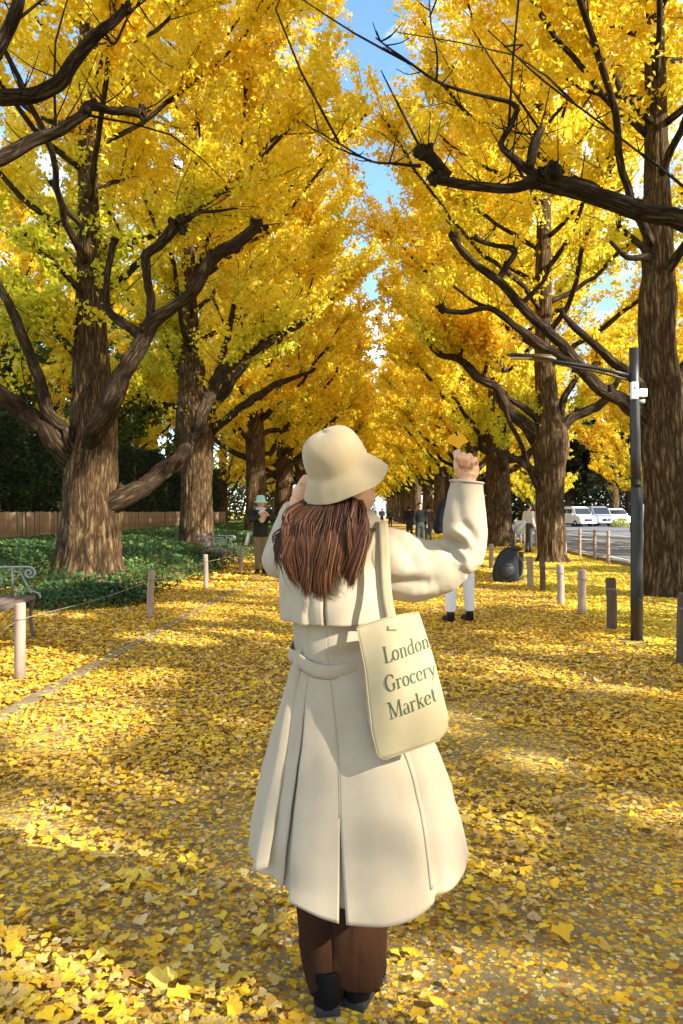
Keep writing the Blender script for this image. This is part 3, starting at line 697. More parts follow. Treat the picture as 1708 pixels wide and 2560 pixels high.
# ------------------------------------------------------------------ ground, path, road
def ground_mat(name, bare, cover, scale=1.0, green=0.0, size=1.0):
    """leaf litter: layered small voronoi flakes of yellow, gold and brown over dusty earth"""
    m = bpy.data.materials.new(name); m.use_nodes = True; nt = m.node_tree; L = nt.links
    b = nt.nodes['Principled BSDF']; b.inputs['Roughness'].default_value = .9; b.inputs['Specular IOR Level'].default_value = .1
    tc = nt.nodes.new('ShaderNodeTexCoord')
    def noise(sc, det=5, rough=.6, dist=0):
        n = nt.nodes.new('ShaderNodeTexNoise'); n.inputs['Scale'].default_value = sc; n.inputs['Detail'].default_value = det
        n.inputs['Roughness'].default_value = rough; n.inputs['Distortion'].default_value = dist; L.new(tc.outputs['Object'], n.inputs['Vector']); return n.outputs['Fac']
    def ramp(src, stops, const=False):
        r = nt.nodes.new('ShaderNodeValToRGB'); e = r.color_ramp.elements
        if const: r.color_ramp.interpolation = 'CONSTANT'
        while len(e) < len(stops): e.new(.5)
        for k, (p, c) in enumerate(stops): e[k].position = p; e[k].color = (*c, 1)
        L.new(src, r.inputs[0]); return r.outputs[0]
    def mix(f, a, c, mode='MIX'):
        x = nt.nodes.new('ShaderNodeMixRGB'); x.blend_type = mode
        for s_, i in ((f, 0), (a, 1), (c, 2)):
            if isinstance(s_, (int, float)): x.inputs[i].default_value = s_
            elif isinstance(s_, tuple): x.inputs[i].default_value = (*s_, 1)
            else: L.new(s_, x.inputs[i])
        return x.outputs[0]
    dirt = ramp(noise(45, 8, .75), [(.3, tuple(q * .55 for q in bare)), (.55, bare), (.75, tuple(min(1, q * 1.5) for q in bare))])
    dirt = mix(.45, dirt, ramp(noise(2.2, 3), [(.35, (.55, .52, .4)), (.65, (1, 1, 1))]), 'MULTIPLY')
    leafc = [(.0, (.34, .15, .03)), (.16, (.60, .31, .03)), (.36, (.80, .46, .02)), (.6, (.88, .60, .03)), (.8, (.62, .42, .10)), (.9, (.80, .66, .28))]
    if green: leafc = [(.0, (.30, .22, .03)), (.2, (.62, .52, .04)), (.4, (.82, .66, .03)), (.6, (.70, .68, .05)), (.8, (.45, .46, .06)), (.9, (.86, .74, .2))]
    col = dirt; hgt = None
    for k, (sc, thr) in enumerate([(34 * scale, cover), (22 * scale, cover - .12)]):
        mp = nt.nodes.new('ShaderNodeMapping'); mp.inputs['Location'].default_value = (k * 3.7, k * 1.3, 0); L.new(tc.outputs['Object'], mp.inputs[0])
        v = nt.nodes.new('ShaderNodeTexVoronoi'); v.inputs['Scale'].default_value = sc; v.inputs['Randomness'].default_value = 1; L.new(mp.outputs[0], v.inputs['Vector'])
        sep = nt.nodes.new('ShaderNodeSeparateColor'); L.new(v.outputs['Color'], sep.inputs[0])
        lc = ramp(sep.outputs[0], leafc, True)
        ds = nt.nodes.new('ShaderNodeMath'); ds.operation = 'LESS_THAN'; ds.inputs[1].default_value = .62; L.new(v.outputs['Distance'], ds.inputs[0])
        th = nt.nodes.new('ShaderNodeMath'); th.operation = 'LESS_THAN'; L.new(sep.outputs[1], th.inputs[0])
        nz = noise(.9, 3); ad = nt.nodes.new('ShaderNodeMath'); ad.operation = 'MULTIPLY_ADD'; ad.inputs[1].default_value = .9; ad.inputs[2].default_value = thr - .45; L.new(nz, ad.inputs[0]); L.new(ad.outputs[0], th.inputs[1])
        mu = nt.nodes.new('ShaderNodeMath'); mu.operation = 'MULTIPLY'; L.new(ds.outputs[0], mu.inputs[0]); L.new(th.outputs[0], mu.inputs[1])
        col = mix(mu.outputs[0], col, lc)
    L.new(col, b.inputs['Base Color'])
    bp = nt.nodes.new('ShaderNodeBump'); bp.inputs['Strength'].default_value = .7; bp.inputs['Distance'].default_value = .02
    L.new(noise(60 * scale, 4, .7), bp.inputs['Height']); L.new(bp.outputs[0], b.inputs['Normal'])
    return m
M['earth'] = ground_mat('park ground with leaves', (.20, .15, .06), .85, .8, green=1)
M['path'] = ground_mat('dusty path with leaf litter', (.38, .29, .13), .50, 2.2)

def sheet(name, x0, x1, y0, y1, z, m, nx=2, ny=2, wob=0, uneven=0):
    ys = np.concatenate([np.linspace(y0, min(40, y1), ny), [y1]] if y1 > 40 else [np.linspace(y0, y1, ny)]); g = Geo()
    P = np.zeros((len(ys), nx, 3))
    for i, y in enumerate(ys):
        for j in range(nx):
            t = j / (nx - 1); x = XP(x0 + (x1 - x0) * t, y)
            if wob and j in (0, nx - 1): x += (fbm(V(x * .1, y, j)[None], .7, 2)[0] - .5) * wob
            P[i, j] = (x, y, z)
    if uneven: P[..., 2] += (fbm(P.reshape(-1, 3), .8, 6).reshape(P.shape[:2]) - .5) * uneven
    g.grid(P, flip=True); o = g.obj(name, m); o['kind'] = 'structure'; return o
g = Geo(); P = np.array([[(-1500, -60, -.03), (-1500, 2500, -.03)], [(1500, -60, -.03), (1500, 2500, -.03)]], float); g.grid(P, flip=False)
gnd = g.obj('ground', M['earth']); gnd['kind'] = 'structure'
path = sheet('path', -2.42, 2.72, -20, 170, .0, M['path'], nx=9, ny=90, wob=.25)
vl = sheet('left_verge', -9.9, -2.52, -20, 170, -.012, M['path'], nx=9, ny=60, uneven=.03)
vr = sheet('right_verge', 2.70, 6.15, -20, 170, -.010, M['earth'], nx=6, ny=60, uneven=.02)
g = Geo()       # low edging strip on the left side of the path
for i in range(75):
    a, b = -3 + i * .6, -3 + i * .6 + .592
    g.bar((XP(-2.47, a), a, -.02), (XP(-2.47, b), b, -.02 + random.uniform(-.003, .003)), .12, .075, up=(0, 0, 1)) if False else None
    c = (XP(-2.47, (a + b) / 2), (a + b) / 2, -.012 + random.uniform(-.004, .004)); g.box(c, (.115, .585, .06), rot=np.array(((1, SL, 0), (-SL, 1, 0), (0, 0, 1))))
kerb_root = None
kerb = bpy.data.objects.new('path_edging', None); COL.objects.link(kerb); kerb['kind'] = 'structure'
for i in range(0, 40):
    a = 1.2 + i * .6; g = Geo(); c = (XP(-2.47, a), a, -.014 + random.uniform(-.004, .005))
    g.box((0, 0, 0), (.12, .585, .06)); 
    if i == 0: o = g.obj('kerb_stone', M['kerb'], kerb, bevel=.006); stone = o.data
    else:
        o = bpy.data.objects.new('kerb_stone', stone); COL.objects.link(o); o.parent = kerb
        md = o.modifiers.new('bevel', 'BEVEL'); md.width = .006; md.segments = 2
    o.location = c; o.rotation_euler = (0, 0, -SL + random.uniform(-.01, .01))
# road on the right
def flat(name, x0, x1, y0, y1, z, m, skew=True, kind='structure'):
    g = Geo(); f = XP if skew else (lambda a, b: a)
    g.add([(f(x0, y0), y0, z), (f(x1, y0), y0, z), (f(x1, y1), y1, z), (f(x0, y1), y1, z)], [(0, 1, 2, 3)])
    o = g.obj(name, m, smooth=False)
    if kind: o['kind'] = kind
    return o
road = flat('road', 6.35, 60, 5, 100, .0, M['asphalt'])
kb = Geo()
for i in range(60):
    a = 5 + i * 1.0; kb.box((XP(6.26, a + .5), a + .5, .03), (.16, .985, .13))
o = kb.obj('road_kerb', M['kerb'], bevel=.01); o['kind'] = 'structure'
def line(x0, x1, y0, y1):
    o = flat('lane_marking', x0, x1, y0, y1, .006, M['paint'], kind=None); o.parent = road
line(7.0, 7.14, 6, 95); line(10.2, 10.34, 6, 95); line(13.6, 13.74, 6, 95); line(7.6, 13.2, 27.0, 27.35); line(7.6, 13.2, 33, 33.3); line(14, 40, 47, 47.3); line(14, 44, 58, 58.3)
M['lawn'] = mat('pale sunlit lawn', (.30, .34, .12), .95, var=((.42, .42, .2), .6, (1, 1, 1)), bump=(40, .5, .02, (1, 1, 1)))
flat('lawn', 9, 80, 101, 160, .004, M['lawn'])
o = flat('plaza', -8, 8, 171, 260, .004, mat('pale plaza paving', (.55, .53, .48), .9, var=((.66, .64, .58), .5, (1, 1, 1))))

# ------------------------------------------------------------------ fallen leaves
kerb_leaves_parent = path
def litter_tint(C, green=0, dull=0):
    N = len(C); pal = np.array([(.86, .56, .03), (.76, .42, .02), (.90, .68, .05), (.60, .34, .06), (.36, .19, .05), (.78, .60, .24), (.62, .43, .18)])
    w = np.array([.24, .20, .12, .14, .11, .09, .10]); k = RNG.choice(len(pal), N, p=w / w.sum()); c = pal[k]
    n = np.clip((fbm(C, .5, 77) - .45) * 3, 0, 1)[:, None] * .6; c = c * (1 - n) + np.array((.82, .47, .03)) * n
    if green: c = c * (1 - green) + np.array((.85, .76, .06)) * green
    c = c * (1 - dull) + np.array((.50, .34, .12)) * dull
    return c * RNG.uniform(.75, 1.1, (N, 1))
def scatter(name, parent, n, fx, fy, size, shape, zz=.012, stem=False, tilt=.8, dens=None, green=0, dull=0):
    y = fy(RNG.random(n)); xp = fx(RNG.random(n)); C = np.stack([xp + SL * y, y, np.full(n, 0.)], 1)
    d = fbm(C, .75, 50) + .35 * (fbm(C, 3.5, 52) - .5)
    if dens is not None: keep = RNG.random(n) < dens(C, d); C = C[keep]
    C = C[~((abs(C[:, 0] + .01) < .09) & (abs(C[:, 1] - 2.03) < .1))]
    N = len(C); C[:, 2] = zz + RNG.random(N) * .012
    o = leaf_mesh(name, C, RNG.uniform(.5, 1.25, N) * size, litter_tint(C, green, dull), M['litter'], parent, flat=tilt, shape=shape, stem=stem)
    o['kind'] = 'stuff'; return o
dn = lambda C, d: np.clip((d - .45) * 4 + .06 + np.clip((C[:, 1] - 2.7) / 2.0, 0, 1) * .65, .03, 1)
near = lambda a, b, p=1.0: (lambda u: a + (b - a) * u ** p)
scatter('fallen_leaves', path, 42000, near(-2.4, 2.7), near(1.35, 6.5, 1.1), .037, 'fan7', tilt=.7, stem=True, dens=dn)
scatter('fallen_leaves', path, 42000, near(-2.4, 2.7), near(1.3, 7, 1.2), .020, 'fan', tilt=.5, dull=.55, dens=lambda C, d: np.clip((d - .40) * 4 + .12 + np.clip((C[:, 1] - 2.7) / 2.0, 0, 1) * .6, .06, 1))
scatter('fallen_leaves', path, 80000, near(-2.38, 2.75), near(3.2, 18, 1.2), .044, 'fan', tilt=.72, dens=lambda C, d: np.clip((C[:, 1] - 3.6) / 2.6 + (d - .5) * 2.2, 0, 1))
scatter('fallen_leaves', kerb_leaves_parent, 2600, near(-2.62, -2.3), near(3, 24, 1.0), .04, 'fan', zz=.024, dens=lambda C, d: np.clip((C[:, 1] - 6.3) / 1.6, .3, 1))
scatter('fallen_leaves', path, 24000, near(-2.4, 2.7), near(16, 60, 1.3), .11, 'fan', tilt=.7)
scatter('fallen_leaves', vl, 42000, near(-6.5, -2.56), near(4.2, 14, 1.1), .048, 'fan', tilt=.7, dens=lambda C, d: np.where(C[:, 1] > 9.5 + (C[:, 0] - SL * C[:, 1] + 2.5) * .0, .9, 1))
scatter('fallen_leaves', vl, 10000, near(-3.9, -2.5), near(13, 50, 1.2), .10, 'fan', tilt=.6)
scatter('fallen_leaves', vr, 56000, near(2.72, 6.1), near(6, 26, 1.3), .050, 'fan', tilt=.65, green=.35)
scatter('fallen_leaves', vr, 9000, near(2.72, 6.1), near(24, 60, 1.2), .11, 'fan', tilt=.6, green=.35)
# the largest leaves in view, one by one
def one_leaf(seed):
    rg = random.Random(seed); me_g = Geo(); n = 11; cup = rg.uniform(-.25, .35); tw = rg.uniform(-.2, .2)
    vs = [(0, -.03, 0)]
    for r in (.55, 1.0):
        for k in range(n):
            a = math.radians(-72 + 144 * k / (n - 1)); rad = r * .036 * (1 - (.24 if k == n // 2 and r == 1 else 0) + rg.uniform(-.05, .05) * (r == 1))
            x = math.sin(a) * rad; y = math.cos(a) * rad * .95 - .012
            vs.append((x, y, cup * x * x * 22 + tw * x * (y + .02) * 14 + .004 * math.cos(k * 2.1) * r))
    fs = [(0, k + 2, k + 1) for k in range(n - 1)] + [(k + 1, k + 2, n + k + 2, n + k + 1) for k in range(n - 1)]
    b = rg.uniform(-.012, .012); q = len(vs)
    vs += [(-.0009, -.028, 0), (.0009, -.028, 0), (b + .0006, -.062, .003), (b - .0006, -.062, .003)]; fs.append((q, q + 1, q + 2, q + 3))
    me_g.add(vs, fs); o = me_g.obj('leaf', M['loose'], path); return o
protos = [one_leaf(s) for s in range(6)]
cnt = 0; rl = random.Random(21)
while cnt < 290:
    u = rl.random(); Y = 1.90 + 1.5 * u ** 1.5; X = rl.uniform(-.47, .47) * Y
    if abs(X + .01) < .12 and abs(Y - 2.03) < .13: continue
    dd = float(fbm(V(X, Y, 0)[None], .75, 50)[0])
    if rl.random() > .22 + (dd - .45) * 4: continue
    o = protos[cnt] if cnt < 6 else protos[cnt % 6].copy()
    if cnt >= 6: COL.objects.link(o)
    o.location = (X, Y, .020 + rl.random() * .008); s = rl.uniform(.6, 1.05); o.scale = (s, s, s)
    o.rotation_euler = (rl.gauss(0, .22) + (math.pi if rl.random() < .4 else 0), rl.gauss(0, .22), rl.uniform(0, 6.28)); cnt += 1
for (x, y, rz, rx) in [(372, 2268, .2, .9), (345, 2235, 2.6, .8), (415, 2300, 1.0, .2), (800, 2100, 1, .3), (1290, 2160, .5, .5)]:
    p = ground_at(x, y); o = protos[cnt % 6].copy(); COL.objects.link(o); o.location = (p[0], p[1], .03); o.rotation_euler = (rx, .1, rz); o.scale = (1.35,) * 3; cnt += 1

# ------------------------------------------------------------------ shrubs, hedge
def green_tint(c0, c1, c2=None, f=.0):
    def fn(C):
        n = np.clip((fbm(C, 1.1, 15) - .3) * 2.2, 0, 1)[:, None]; c = np.array(c0) * (1 - n) + np.array(c1) * n
        if c2 is not None:
            w = (RNG.random(len(C)) < f)[:, None]; c = np.where(w, np.array(c2), c)
        return c * RNG.uniform(.65, 1.25, (len(C), 1))
    return fn
def cover_h(X, Y):
    xp = X - SL * Y; C = np.stack([X, Y, X * 0], 1)
    h = .34 + .34 * np.clip((-xp - 3.6) / 2.5, 0, 1) + .22 * (fbm(C, .9, 33) - .5)
    edge = np.minimum(np.clip((-3.55 - xp) / .5, 0, 1), np.clip((Y - 11.6 - .5 * (fbm(C, .8, 3) - .5)) / .8, 0, 1))
    return h * np.sqrt(np.clip(edge, 0, 1))
n = 64000
Y = 11.4 + 36 * RNG.random(n) ** 1.5; xp = -3.5 - 6.2 * RNG.random(n) ** .9; X = xp + SL * Y
h = cover_h(X, Y); Cc = np.stack([X, Y, h * (1 - .55 * RNG.random(n) ** 2.2) + .01], 1); Cc = Cc[h > .05]
d = np.hypot(Cc[:, 0] - W(225, 0, YL1)[0], Cc[:, 1] - YL1); Cc = Cc[d > .72]
sh = leaf_mesh('undergrowth', Cc, RNG.uniform(.7, 1.3, len(Cc)) * .085, green_tint((.03, .08, .022), (.08, .16, .04), (.20, .26, .07), .10)(Cc), M['green'], None, shape='leaf', normal_bias=(0, -.3, .9))
tag(sh, 'knee-high glossy green shrubs filling the bed between the left trunks and the slatted fence', 'shrubs', kind='stuff')
# low dark clump at the foot of the first trunk
n = 5200; th = RNG.random(n) * 6.28; rr_ = np.sqrt(RNG.random(n)); cx, cy_ = D(185, 1390, 10.9)[0], 10.9
X = cx + rr_ * np.cos(th) * 1.0; Y = cy_ + rr_ * np.sin(th) * .9; hh = .30 * np.sqrt(1 - rr_ ** 2 * .95) * (.7 + .6 * fbm(np.stack([X, Y, X], 1), 2, 8))
Cc = np.stack([X, Y, hh * (1 - .6 * RNG.random(n) ** 2)], 1)
sh = leaf_mesh('low_shrub', Cc, RNG.uniform(.7, 1.3, n) * .07, green_tint((.025, .06, .02), (.07, .13, .03), (.22, .26, .06), .08)(Cc), M['green'], None, shape='leaf', normal_bias=(0, -.3, .9))
tag(sh, 'low dark green shrub clump spilling over the leaves in front of the massive left trunk', 'shrub')
# tall clipped hedge: dark box inside a leaf shell
n = 60000; Y = 15 + 42 * RNG.random(n) ** 1.25; side_ = RNG.random(n)
zt = 4.4 + .5 * (fbm(np.stack([Y, Y * 0, Y * 0], 1), .5, 2) - .5)
face = side_ < .72; bul = .5 * fbm(np.stack([Y, Y * 0, zt * 0 + RNG.random(n) * 0], 1), .8, 4)
z = np.where(face, RNG.random(n) * zt, zt + RNG.normal(size=n) * .12); xp = np.where(face, -11.9 - RNG.random(n) ** 1.6 * .35, -11.9 - RNG.random(n) * 1.6)
C = np.stack([xp + SL * Y, Y, z], 1); C[:, 0] += (fbm(C, .9, 44) - .5) * .9
hd = empty('hedge', (XP(-12.7, 15), 15, 0), 'tall dark clipped hedge rising behind the slatted wooden fence', 'hedge')
o = leaf_mesh('foliage', C - V(*hd.location), RNG.uniform(.7, 1.3, n) * .14, green_tint((.012, .03, .010), (.035, .07, .02), (.08, .12, .04), .05)(C), M['green'], hd, shape='leaf', normal_bias=(.8, -.3, .4)); o['kind'] = 'stuff'
g = Geo(); 
for k in range(20):
    y = 15.5 + k * 2.1; g.tube([(XP(-12.7, y), y, 0), (XP(-12.7, y), y, 2.0), (XP(-12.6, y) + .2, y, 4.1)], (.35, .45, .4), seg=8, sub=2, rough=.2, seed=k)
M['hedge_core'] = mat('dark hedge filling', (.012, .014, .008), .95)  # near-black box filling the hedge behind its leaves
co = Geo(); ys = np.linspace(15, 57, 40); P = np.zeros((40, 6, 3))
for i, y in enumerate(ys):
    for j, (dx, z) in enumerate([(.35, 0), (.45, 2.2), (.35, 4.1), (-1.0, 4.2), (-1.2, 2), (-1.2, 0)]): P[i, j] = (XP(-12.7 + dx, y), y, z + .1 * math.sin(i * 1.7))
co.grid(P); o = co.obj('dark_inner_box', M['hedge_core'], origin=tuple(hd.location)); o.location = (0, 0, 0); o.parent = hd

# ------------------------------------------------------------------ slatted fence behind the shrubs
fn = empty('slatted_fence', (XP(-10.3, 17), 17, 0), 'low fence of upright brown wooden slats in front of the dark hedge', 'fence')
def rel(o, parent):
    o.location = Vector(o.location) - parent.location; o.parent = parent
slat = None
Y = 17.0; k = 0
while Y < 50 and k < 250:
    x = XP(-10.3, Y)
    if slat is None:
        g = Geo(); g.box((0, 0, .68), (.03, .105, 1.34)); o = g.obj('slat', M['slat'], bevel=.004); slat = o.data
    else: o = bpy.data.objects.new('slat', slat); COL.objects.link(o)
    o.location = (x, Y, random.uniform(-.02, .02)); o.rotation_euler = (random.gauss(0, .012), random.gauss(0, .012), -SL); rel(o, fn)
    Y += .132; k += 1
for z in (.35, 1.1):
    g = Geo(); g.bar((XP(-10.36, 16.9), 16.9, z), (XP(-10.36, 50), 50, z), .05, .07); o = g.obj('rail', M['wood_dark']); rel(o, fn)

# ------------------------------------------------------------------ post-and-rope rows
def post_at(px, py_base, h, dia, m, label, group, py_top=None, tilt=0, cat='post', name='wooden_post'):
    Y = H * F / (py_base - CY); x = W(px, 0, Y)[0]
    r = empty(name, (x, Y, 0), label, cat, group)
    g = Geo(); g.tube([(0, 0, -.1), (0, 0, h * .5), (tilt, 0, h - .01), (tilt, 0, h)], (dia / 2, dia / 2 * rnd(.97, 1.03), dia / 2, dia / 2 * .86), seg=14, sub=2, rough=.04, seed=int(px)); g.obj('shaft', m, r)
    g = Geo(); g.tube([(tilt * .8, 0, h * .80), (tilt * .8, 0, h * .80 + .012)], (dia / 2 + .004,) * 2, seg=12, sub=1); g.obj('rope_band', M['rope'], r)
    return (x + tilt * .8, Y, h * .80)
def rnd(a, b): return rl.uniform(a, b)
def rope(pts, label, group=None, r=.006, sag=.03, m=None):
    g = Geo()
    for a, b in zip(pts[:-1], pts[1:]):
        a = V(*a); b = V(*b); mid = (a + b) / 2 - V(0, 0, sag); g.tube([a, mid, b], (r, r, r), seg=5, sub=4, cap=True)
    return tag(g.obj('rope', m or M['rope']), label, 'rope', group)
GL = 'rope posts along the left edge of the path'
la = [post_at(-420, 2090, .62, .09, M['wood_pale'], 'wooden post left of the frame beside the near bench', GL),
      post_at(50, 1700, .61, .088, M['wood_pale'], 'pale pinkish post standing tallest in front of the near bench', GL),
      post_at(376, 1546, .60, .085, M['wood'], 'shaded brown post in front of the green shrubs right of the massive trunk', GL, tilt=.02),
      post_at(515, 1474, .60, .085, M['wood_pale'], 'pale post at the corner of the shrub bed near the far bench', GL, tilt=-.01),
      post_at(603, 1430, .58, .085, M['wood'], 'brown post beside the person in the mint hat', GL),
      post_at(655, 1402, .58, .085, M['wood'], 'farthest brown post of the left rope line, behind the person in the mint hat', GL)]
rope(la, 'thin rope strung through the posts on the left side of the path', r=.0035)
GR = 'low posts along the right edge of the path'
ra = []
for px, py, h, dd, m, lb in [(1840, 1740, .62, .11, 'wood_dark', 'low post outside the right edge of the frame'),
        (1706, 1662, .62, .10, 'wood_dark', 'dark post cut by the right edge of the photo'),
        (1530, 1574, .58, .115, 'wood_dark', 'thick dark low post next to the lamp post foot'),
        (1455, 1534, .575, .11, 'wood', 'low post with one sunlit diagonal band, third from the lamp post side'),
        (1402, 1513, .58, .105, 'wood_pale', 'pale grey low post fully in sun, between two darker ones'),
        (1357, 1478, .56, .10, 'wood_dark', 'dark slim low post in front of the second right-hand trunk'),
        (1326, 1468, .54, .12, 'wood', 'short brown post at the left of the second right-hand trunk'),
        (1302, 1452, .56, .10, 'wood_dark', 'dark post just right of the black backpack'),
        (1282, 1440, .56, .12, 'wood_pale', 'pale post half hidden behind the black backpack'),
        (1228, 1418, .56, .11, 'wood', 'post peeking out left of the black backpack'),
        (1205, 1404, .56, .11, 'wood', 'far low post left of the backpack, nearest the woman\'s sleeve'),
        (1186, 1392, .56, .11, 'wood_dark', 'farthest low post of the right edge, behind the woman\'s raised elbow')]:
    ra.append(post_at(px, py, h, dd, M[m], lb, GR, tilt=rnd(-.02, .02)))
rope(ra, 'thin cord linking the low posts on the right side of the path', r=.004)
GB = 'pale posts of the roadside rope fence'
rb = []
lbs = ['roadside fence post hidden partly behind the lamp post', 'pale roadside post nearest to the lamp post', 'second pale roadside post left of the lamp post', 'third pale roadside post left of the lamp post', 'pale roadside post nearest to the second right-hand trunk']
ys = [16.4, 19.2, 20.4, 21.9, 23.6]; 
for i, y in enumerate([13.2] + ys + [25.6, 28, 31, 34, 38, 42]):
    x = XP(5.98, y); px = CX + x / y * F; py = CY + H / y * F
    lb = 'roadside post right of the thick trunk' if i == 0 else (lbs[i - 1] if i - 1 < 5 else 'small far post of the roadside fence behind the right-hand trunks')
    rb.append(post_at(px, py, .84, .085, M['wood_pale' if i != 1 else 'wood_dark'], lb, GB))
for k, zf in enumerate((.99, .62, .28)):
    rope([(p[0], p[1], .67 * zf + .05) for p in rb], ['top', 'middle', 'lowest'][k] + ' rope of the roadside fence', 'ropes of the roadside fence', r=.009, sag=.015, m=M['wood_pale'])

# ------------------------------------------------------------------ benches
def bench(loc, rz, label):
    r = empty('park_bench', loc, label, 'bench', 'benches along the left of the path'); r.rotation_euler = (0, 0, rz)
    # local: x across (front = +x), y along the seat (far end = 0, runs to -y)
    for k in range(5):
        g = Geo(); g.box((-.06 - k * .105, -.8, .44 + .004 * k), (.092, 1.62, .035)); g.obj('seat_slat', M['seat'], r, bevel=.005)
    for k in range(3):
        g = Geo(); g.box((-.56 - k * .03, -.8, .56 + k * .12), (.025, 1.62, .085)); g.obj('back_slat', M['seat'], r, bevel=.005)
    def scroll(c, r0, turns, a0, y, sgn=1, n=26):
        return [(c[0] + r0 * (1 - .75 * t) * math.cos(a0 + sgn * turns * 2 * math.pi * t), y, c[1] + r0 * (1 - .75 * t) * math.sin(a0 + sgn * turns * 2 * math.pi * t)) for t in np.linspace(0, 1, n)]
    for y in (-.02, -1.58):
        g = Geo()
        g.tube([(-.56, y, .755), (-.3, y, .765), (-.10, y, .765)] + scroll((-.07, .70), .065, 1.35, 1.4, y, -1), [.013] * 29, seg=7, sub=1)
        g.tube([(-.24, y, .46), (-.24, y, .76)], (.012, .012), seg=7, sub=1)
        g.tube([(-.24, y, .72), (-.16, y, .70), (-.11, y, .60), (-.06, y, .52), (.03, y, .48), (.04, y, .43)], [.010] * 6, seg=7, sub=3)
        g.tube(scroll((-.17, .535), .05, 1.2, 2.4, y, 1), [.008] * 26, seg=6, sub=1)
        g.tube(scroll((-.40, .62), .085, 1.5, 1.2, y, 1), [.010] * 26, seg=6, sub=1)
        g.tube([(-.56, y, .755), (-.60, y, .85), (-.64, y, .92)], [.012] * 3, seg=7, sub=2)
        g.obj('armrest', M['iron'], r)
        g = Geo(); g.tube([(-.03, y, .42), (-.06, y, .22), (-.02, y, 0)], [.022, .018, .024], seg=8, sub=3); g.obj('leg', M['seat'], r)
        g = Geo(); g.tube([(-.50, y, .42), (-.47, y, .22), (-.53, y, 0)], [.022, .018, .024], seg=8, sub=3); g.obj('leg', M['seat'], r)
    return r
p = W(92, 0, 7.9); bench((p[0], 7.9, 0), .12, 'near park bench at the left edge with scrolled grey iron armrest and dark plank seat')
p = W(590, 0, 18.4); bench((p[0], 18.4, 0), -.02, 'distant park bench with pale scrolled armrest at the end of the shrubs')

# ------------------------------------------------------------------ lamp post
YP = 7.68; p = W(1592, 0, YP)
r = empty('lamp_post', (p[0], YP, 0), 'black lamp post with a slanting bronze lamp arm and two small white boxes', 'lamp post')
g = Geo(); g.tube([(0, 0, -.05), (0, 0, 1.6), (-.008, 0, 1.65), (-.03, 0, 3.05)], (.062, .060, .052, .048), seg=20, sub=3); g.obj('pole', M['pole'], r)
g = Geo(); g.tube([(0, 0, -.02), (0, 0, .012), (0, 0, .02)], (.19, .18, .12), seg=20, sub=1); g.obj('base_plate', M['kerb'], r)
def L_(x, y, dy=0): return D(x, y, YP) - V(p[0], YP, 0) + V(0, dy, 0)
g = Geo(); g.tube([L_(1447, 862), L_(1360, 843, .0), L_(1270, 828, .02)], (.022, .020, .018), seg=10, sub=2); g.tube([L_(1447, 873), L_(1360, 851), L_(1270, 833, .02)], (.012, .011, .010), seg=8, sub=2); g.obj('arm', M['pole'], r)
g = Geo(); c0, c1 = L_(1276, 826, .02), L_(1166, 812, .05)
prof = [(0, .030, .045), (.1, .055, .075), (.35, .045, .09), (.6, .028, .10), (.9, .022, .085), (1.0, .008, .03)]
P = []
for t, hz, hw in prof:
    c = c0 + (c1 - c0) * t; P.append([(c[0] + 0, c[1] + hw * math.cos(a), c[2] + hz * (math.sin(a) if math.sin(a) > 0 else .55 * math.sin(a))) for a in np.linspace(0, 2 * math.pi, 14, endpoint=False)])
g.grid(np.array(P), closed=True); g.add(P[0], [tuple(range(14))]); g.add(P[-1], [tuple(range(13, -1, -1))]); g.obj('lamp_head', M['lamp'], r)
g = Geo(); c = c0 + (c1 - c0) * .62; g.box(c + V(0, 0, -.018), (.30, .13, .008)); g.obj('lens', mat('frosted lamp lens', (.55, .50, .42), .3), r, bevel=.002)
g = Geo(); g.box(L_(1450, 899, -.07), (.072, .045, .175)); b = g.obj('control_box', M['white'], r, bevel=.006)
g = Geo(); g.box(L_(1450, 893, -.096), (.02, .006, .02)); g.obj('button', M['iron'], b)
g = Geo(); g.box(L_(1472, 903, -.03), (.082, .06, .085)); g.obj('sensor', M['white'], r, bevel=.006)
g = Geo(); g.box(L_(1470, 922, -.02), (.07, .03, .04)); g.bar(L_(1450, 918, 0), L_(1470, 921, -.02), .02); g.obj('bracket', M['iron'], r)
# white pole seen between lamp post and trunk
Yw = 16; p = W(1611, 0, Yw); r = empty('white_pole', (p[0], Yw, 0), 'slim white pole glimpsed between the lamp post and the thick right trunk', 'pole')
g = Geo(); g.tube([(0, 0, 0), (0, 0, 1.5)], (.035, .035), seg=12, sub=1); g.obj('shaft', M['white'], r)
g = Geo(); g.ball((0, 0, 1.5), (.036, .036, .02), 10, 5); g.obj('cap', M['white'], r)

# ------------------------------------------------------------------ black backpack leaning on a post
Yb = 14.2; p = W(1266, 0, Yb); r = empty('backpack', (p[0], Yb, 0), 'large black backpack standing on the leaves against the low posts', 'backpack')
M['nylon'] = mat('black nylon', (.012, .012, .014), .6, bump=(18, .5, .02, (1, 1, 1)))
g = Geo(); P = []
for z, a, b, dx in [(0, .22, .12, 0), (.03, .25, .15, 0), (.18, .26, .16, -.02), (.38, .23, .15, 0), (.54, .19, .13, .04), (.63, .14, .10, .07), (.67, .09, .05, .09)]:
    P.append([(dx + a * math.copysign(abs(math.cos(t)) ** .7, math.cos(t)), b * math.copysign(abs(math.sin(t)) ** .7, math.sin(t)), z) for t in np.linspace(0, 2 * math.pi, 24, endpoint=False)])
g.grid(np.array(P), closed=True, flip=False); g.add(P[0], [tuple(range(23, -1, -1))]); g.add(P[-1], [tuple(range(24))]); g.obj('pack_body', M['nylon'], r, subsurf=1)
g = Geo(); g.ball((.16, -.02, .64), (.15, .09, .055), rough=.2); g.obj('lid', M['nylon'], r)
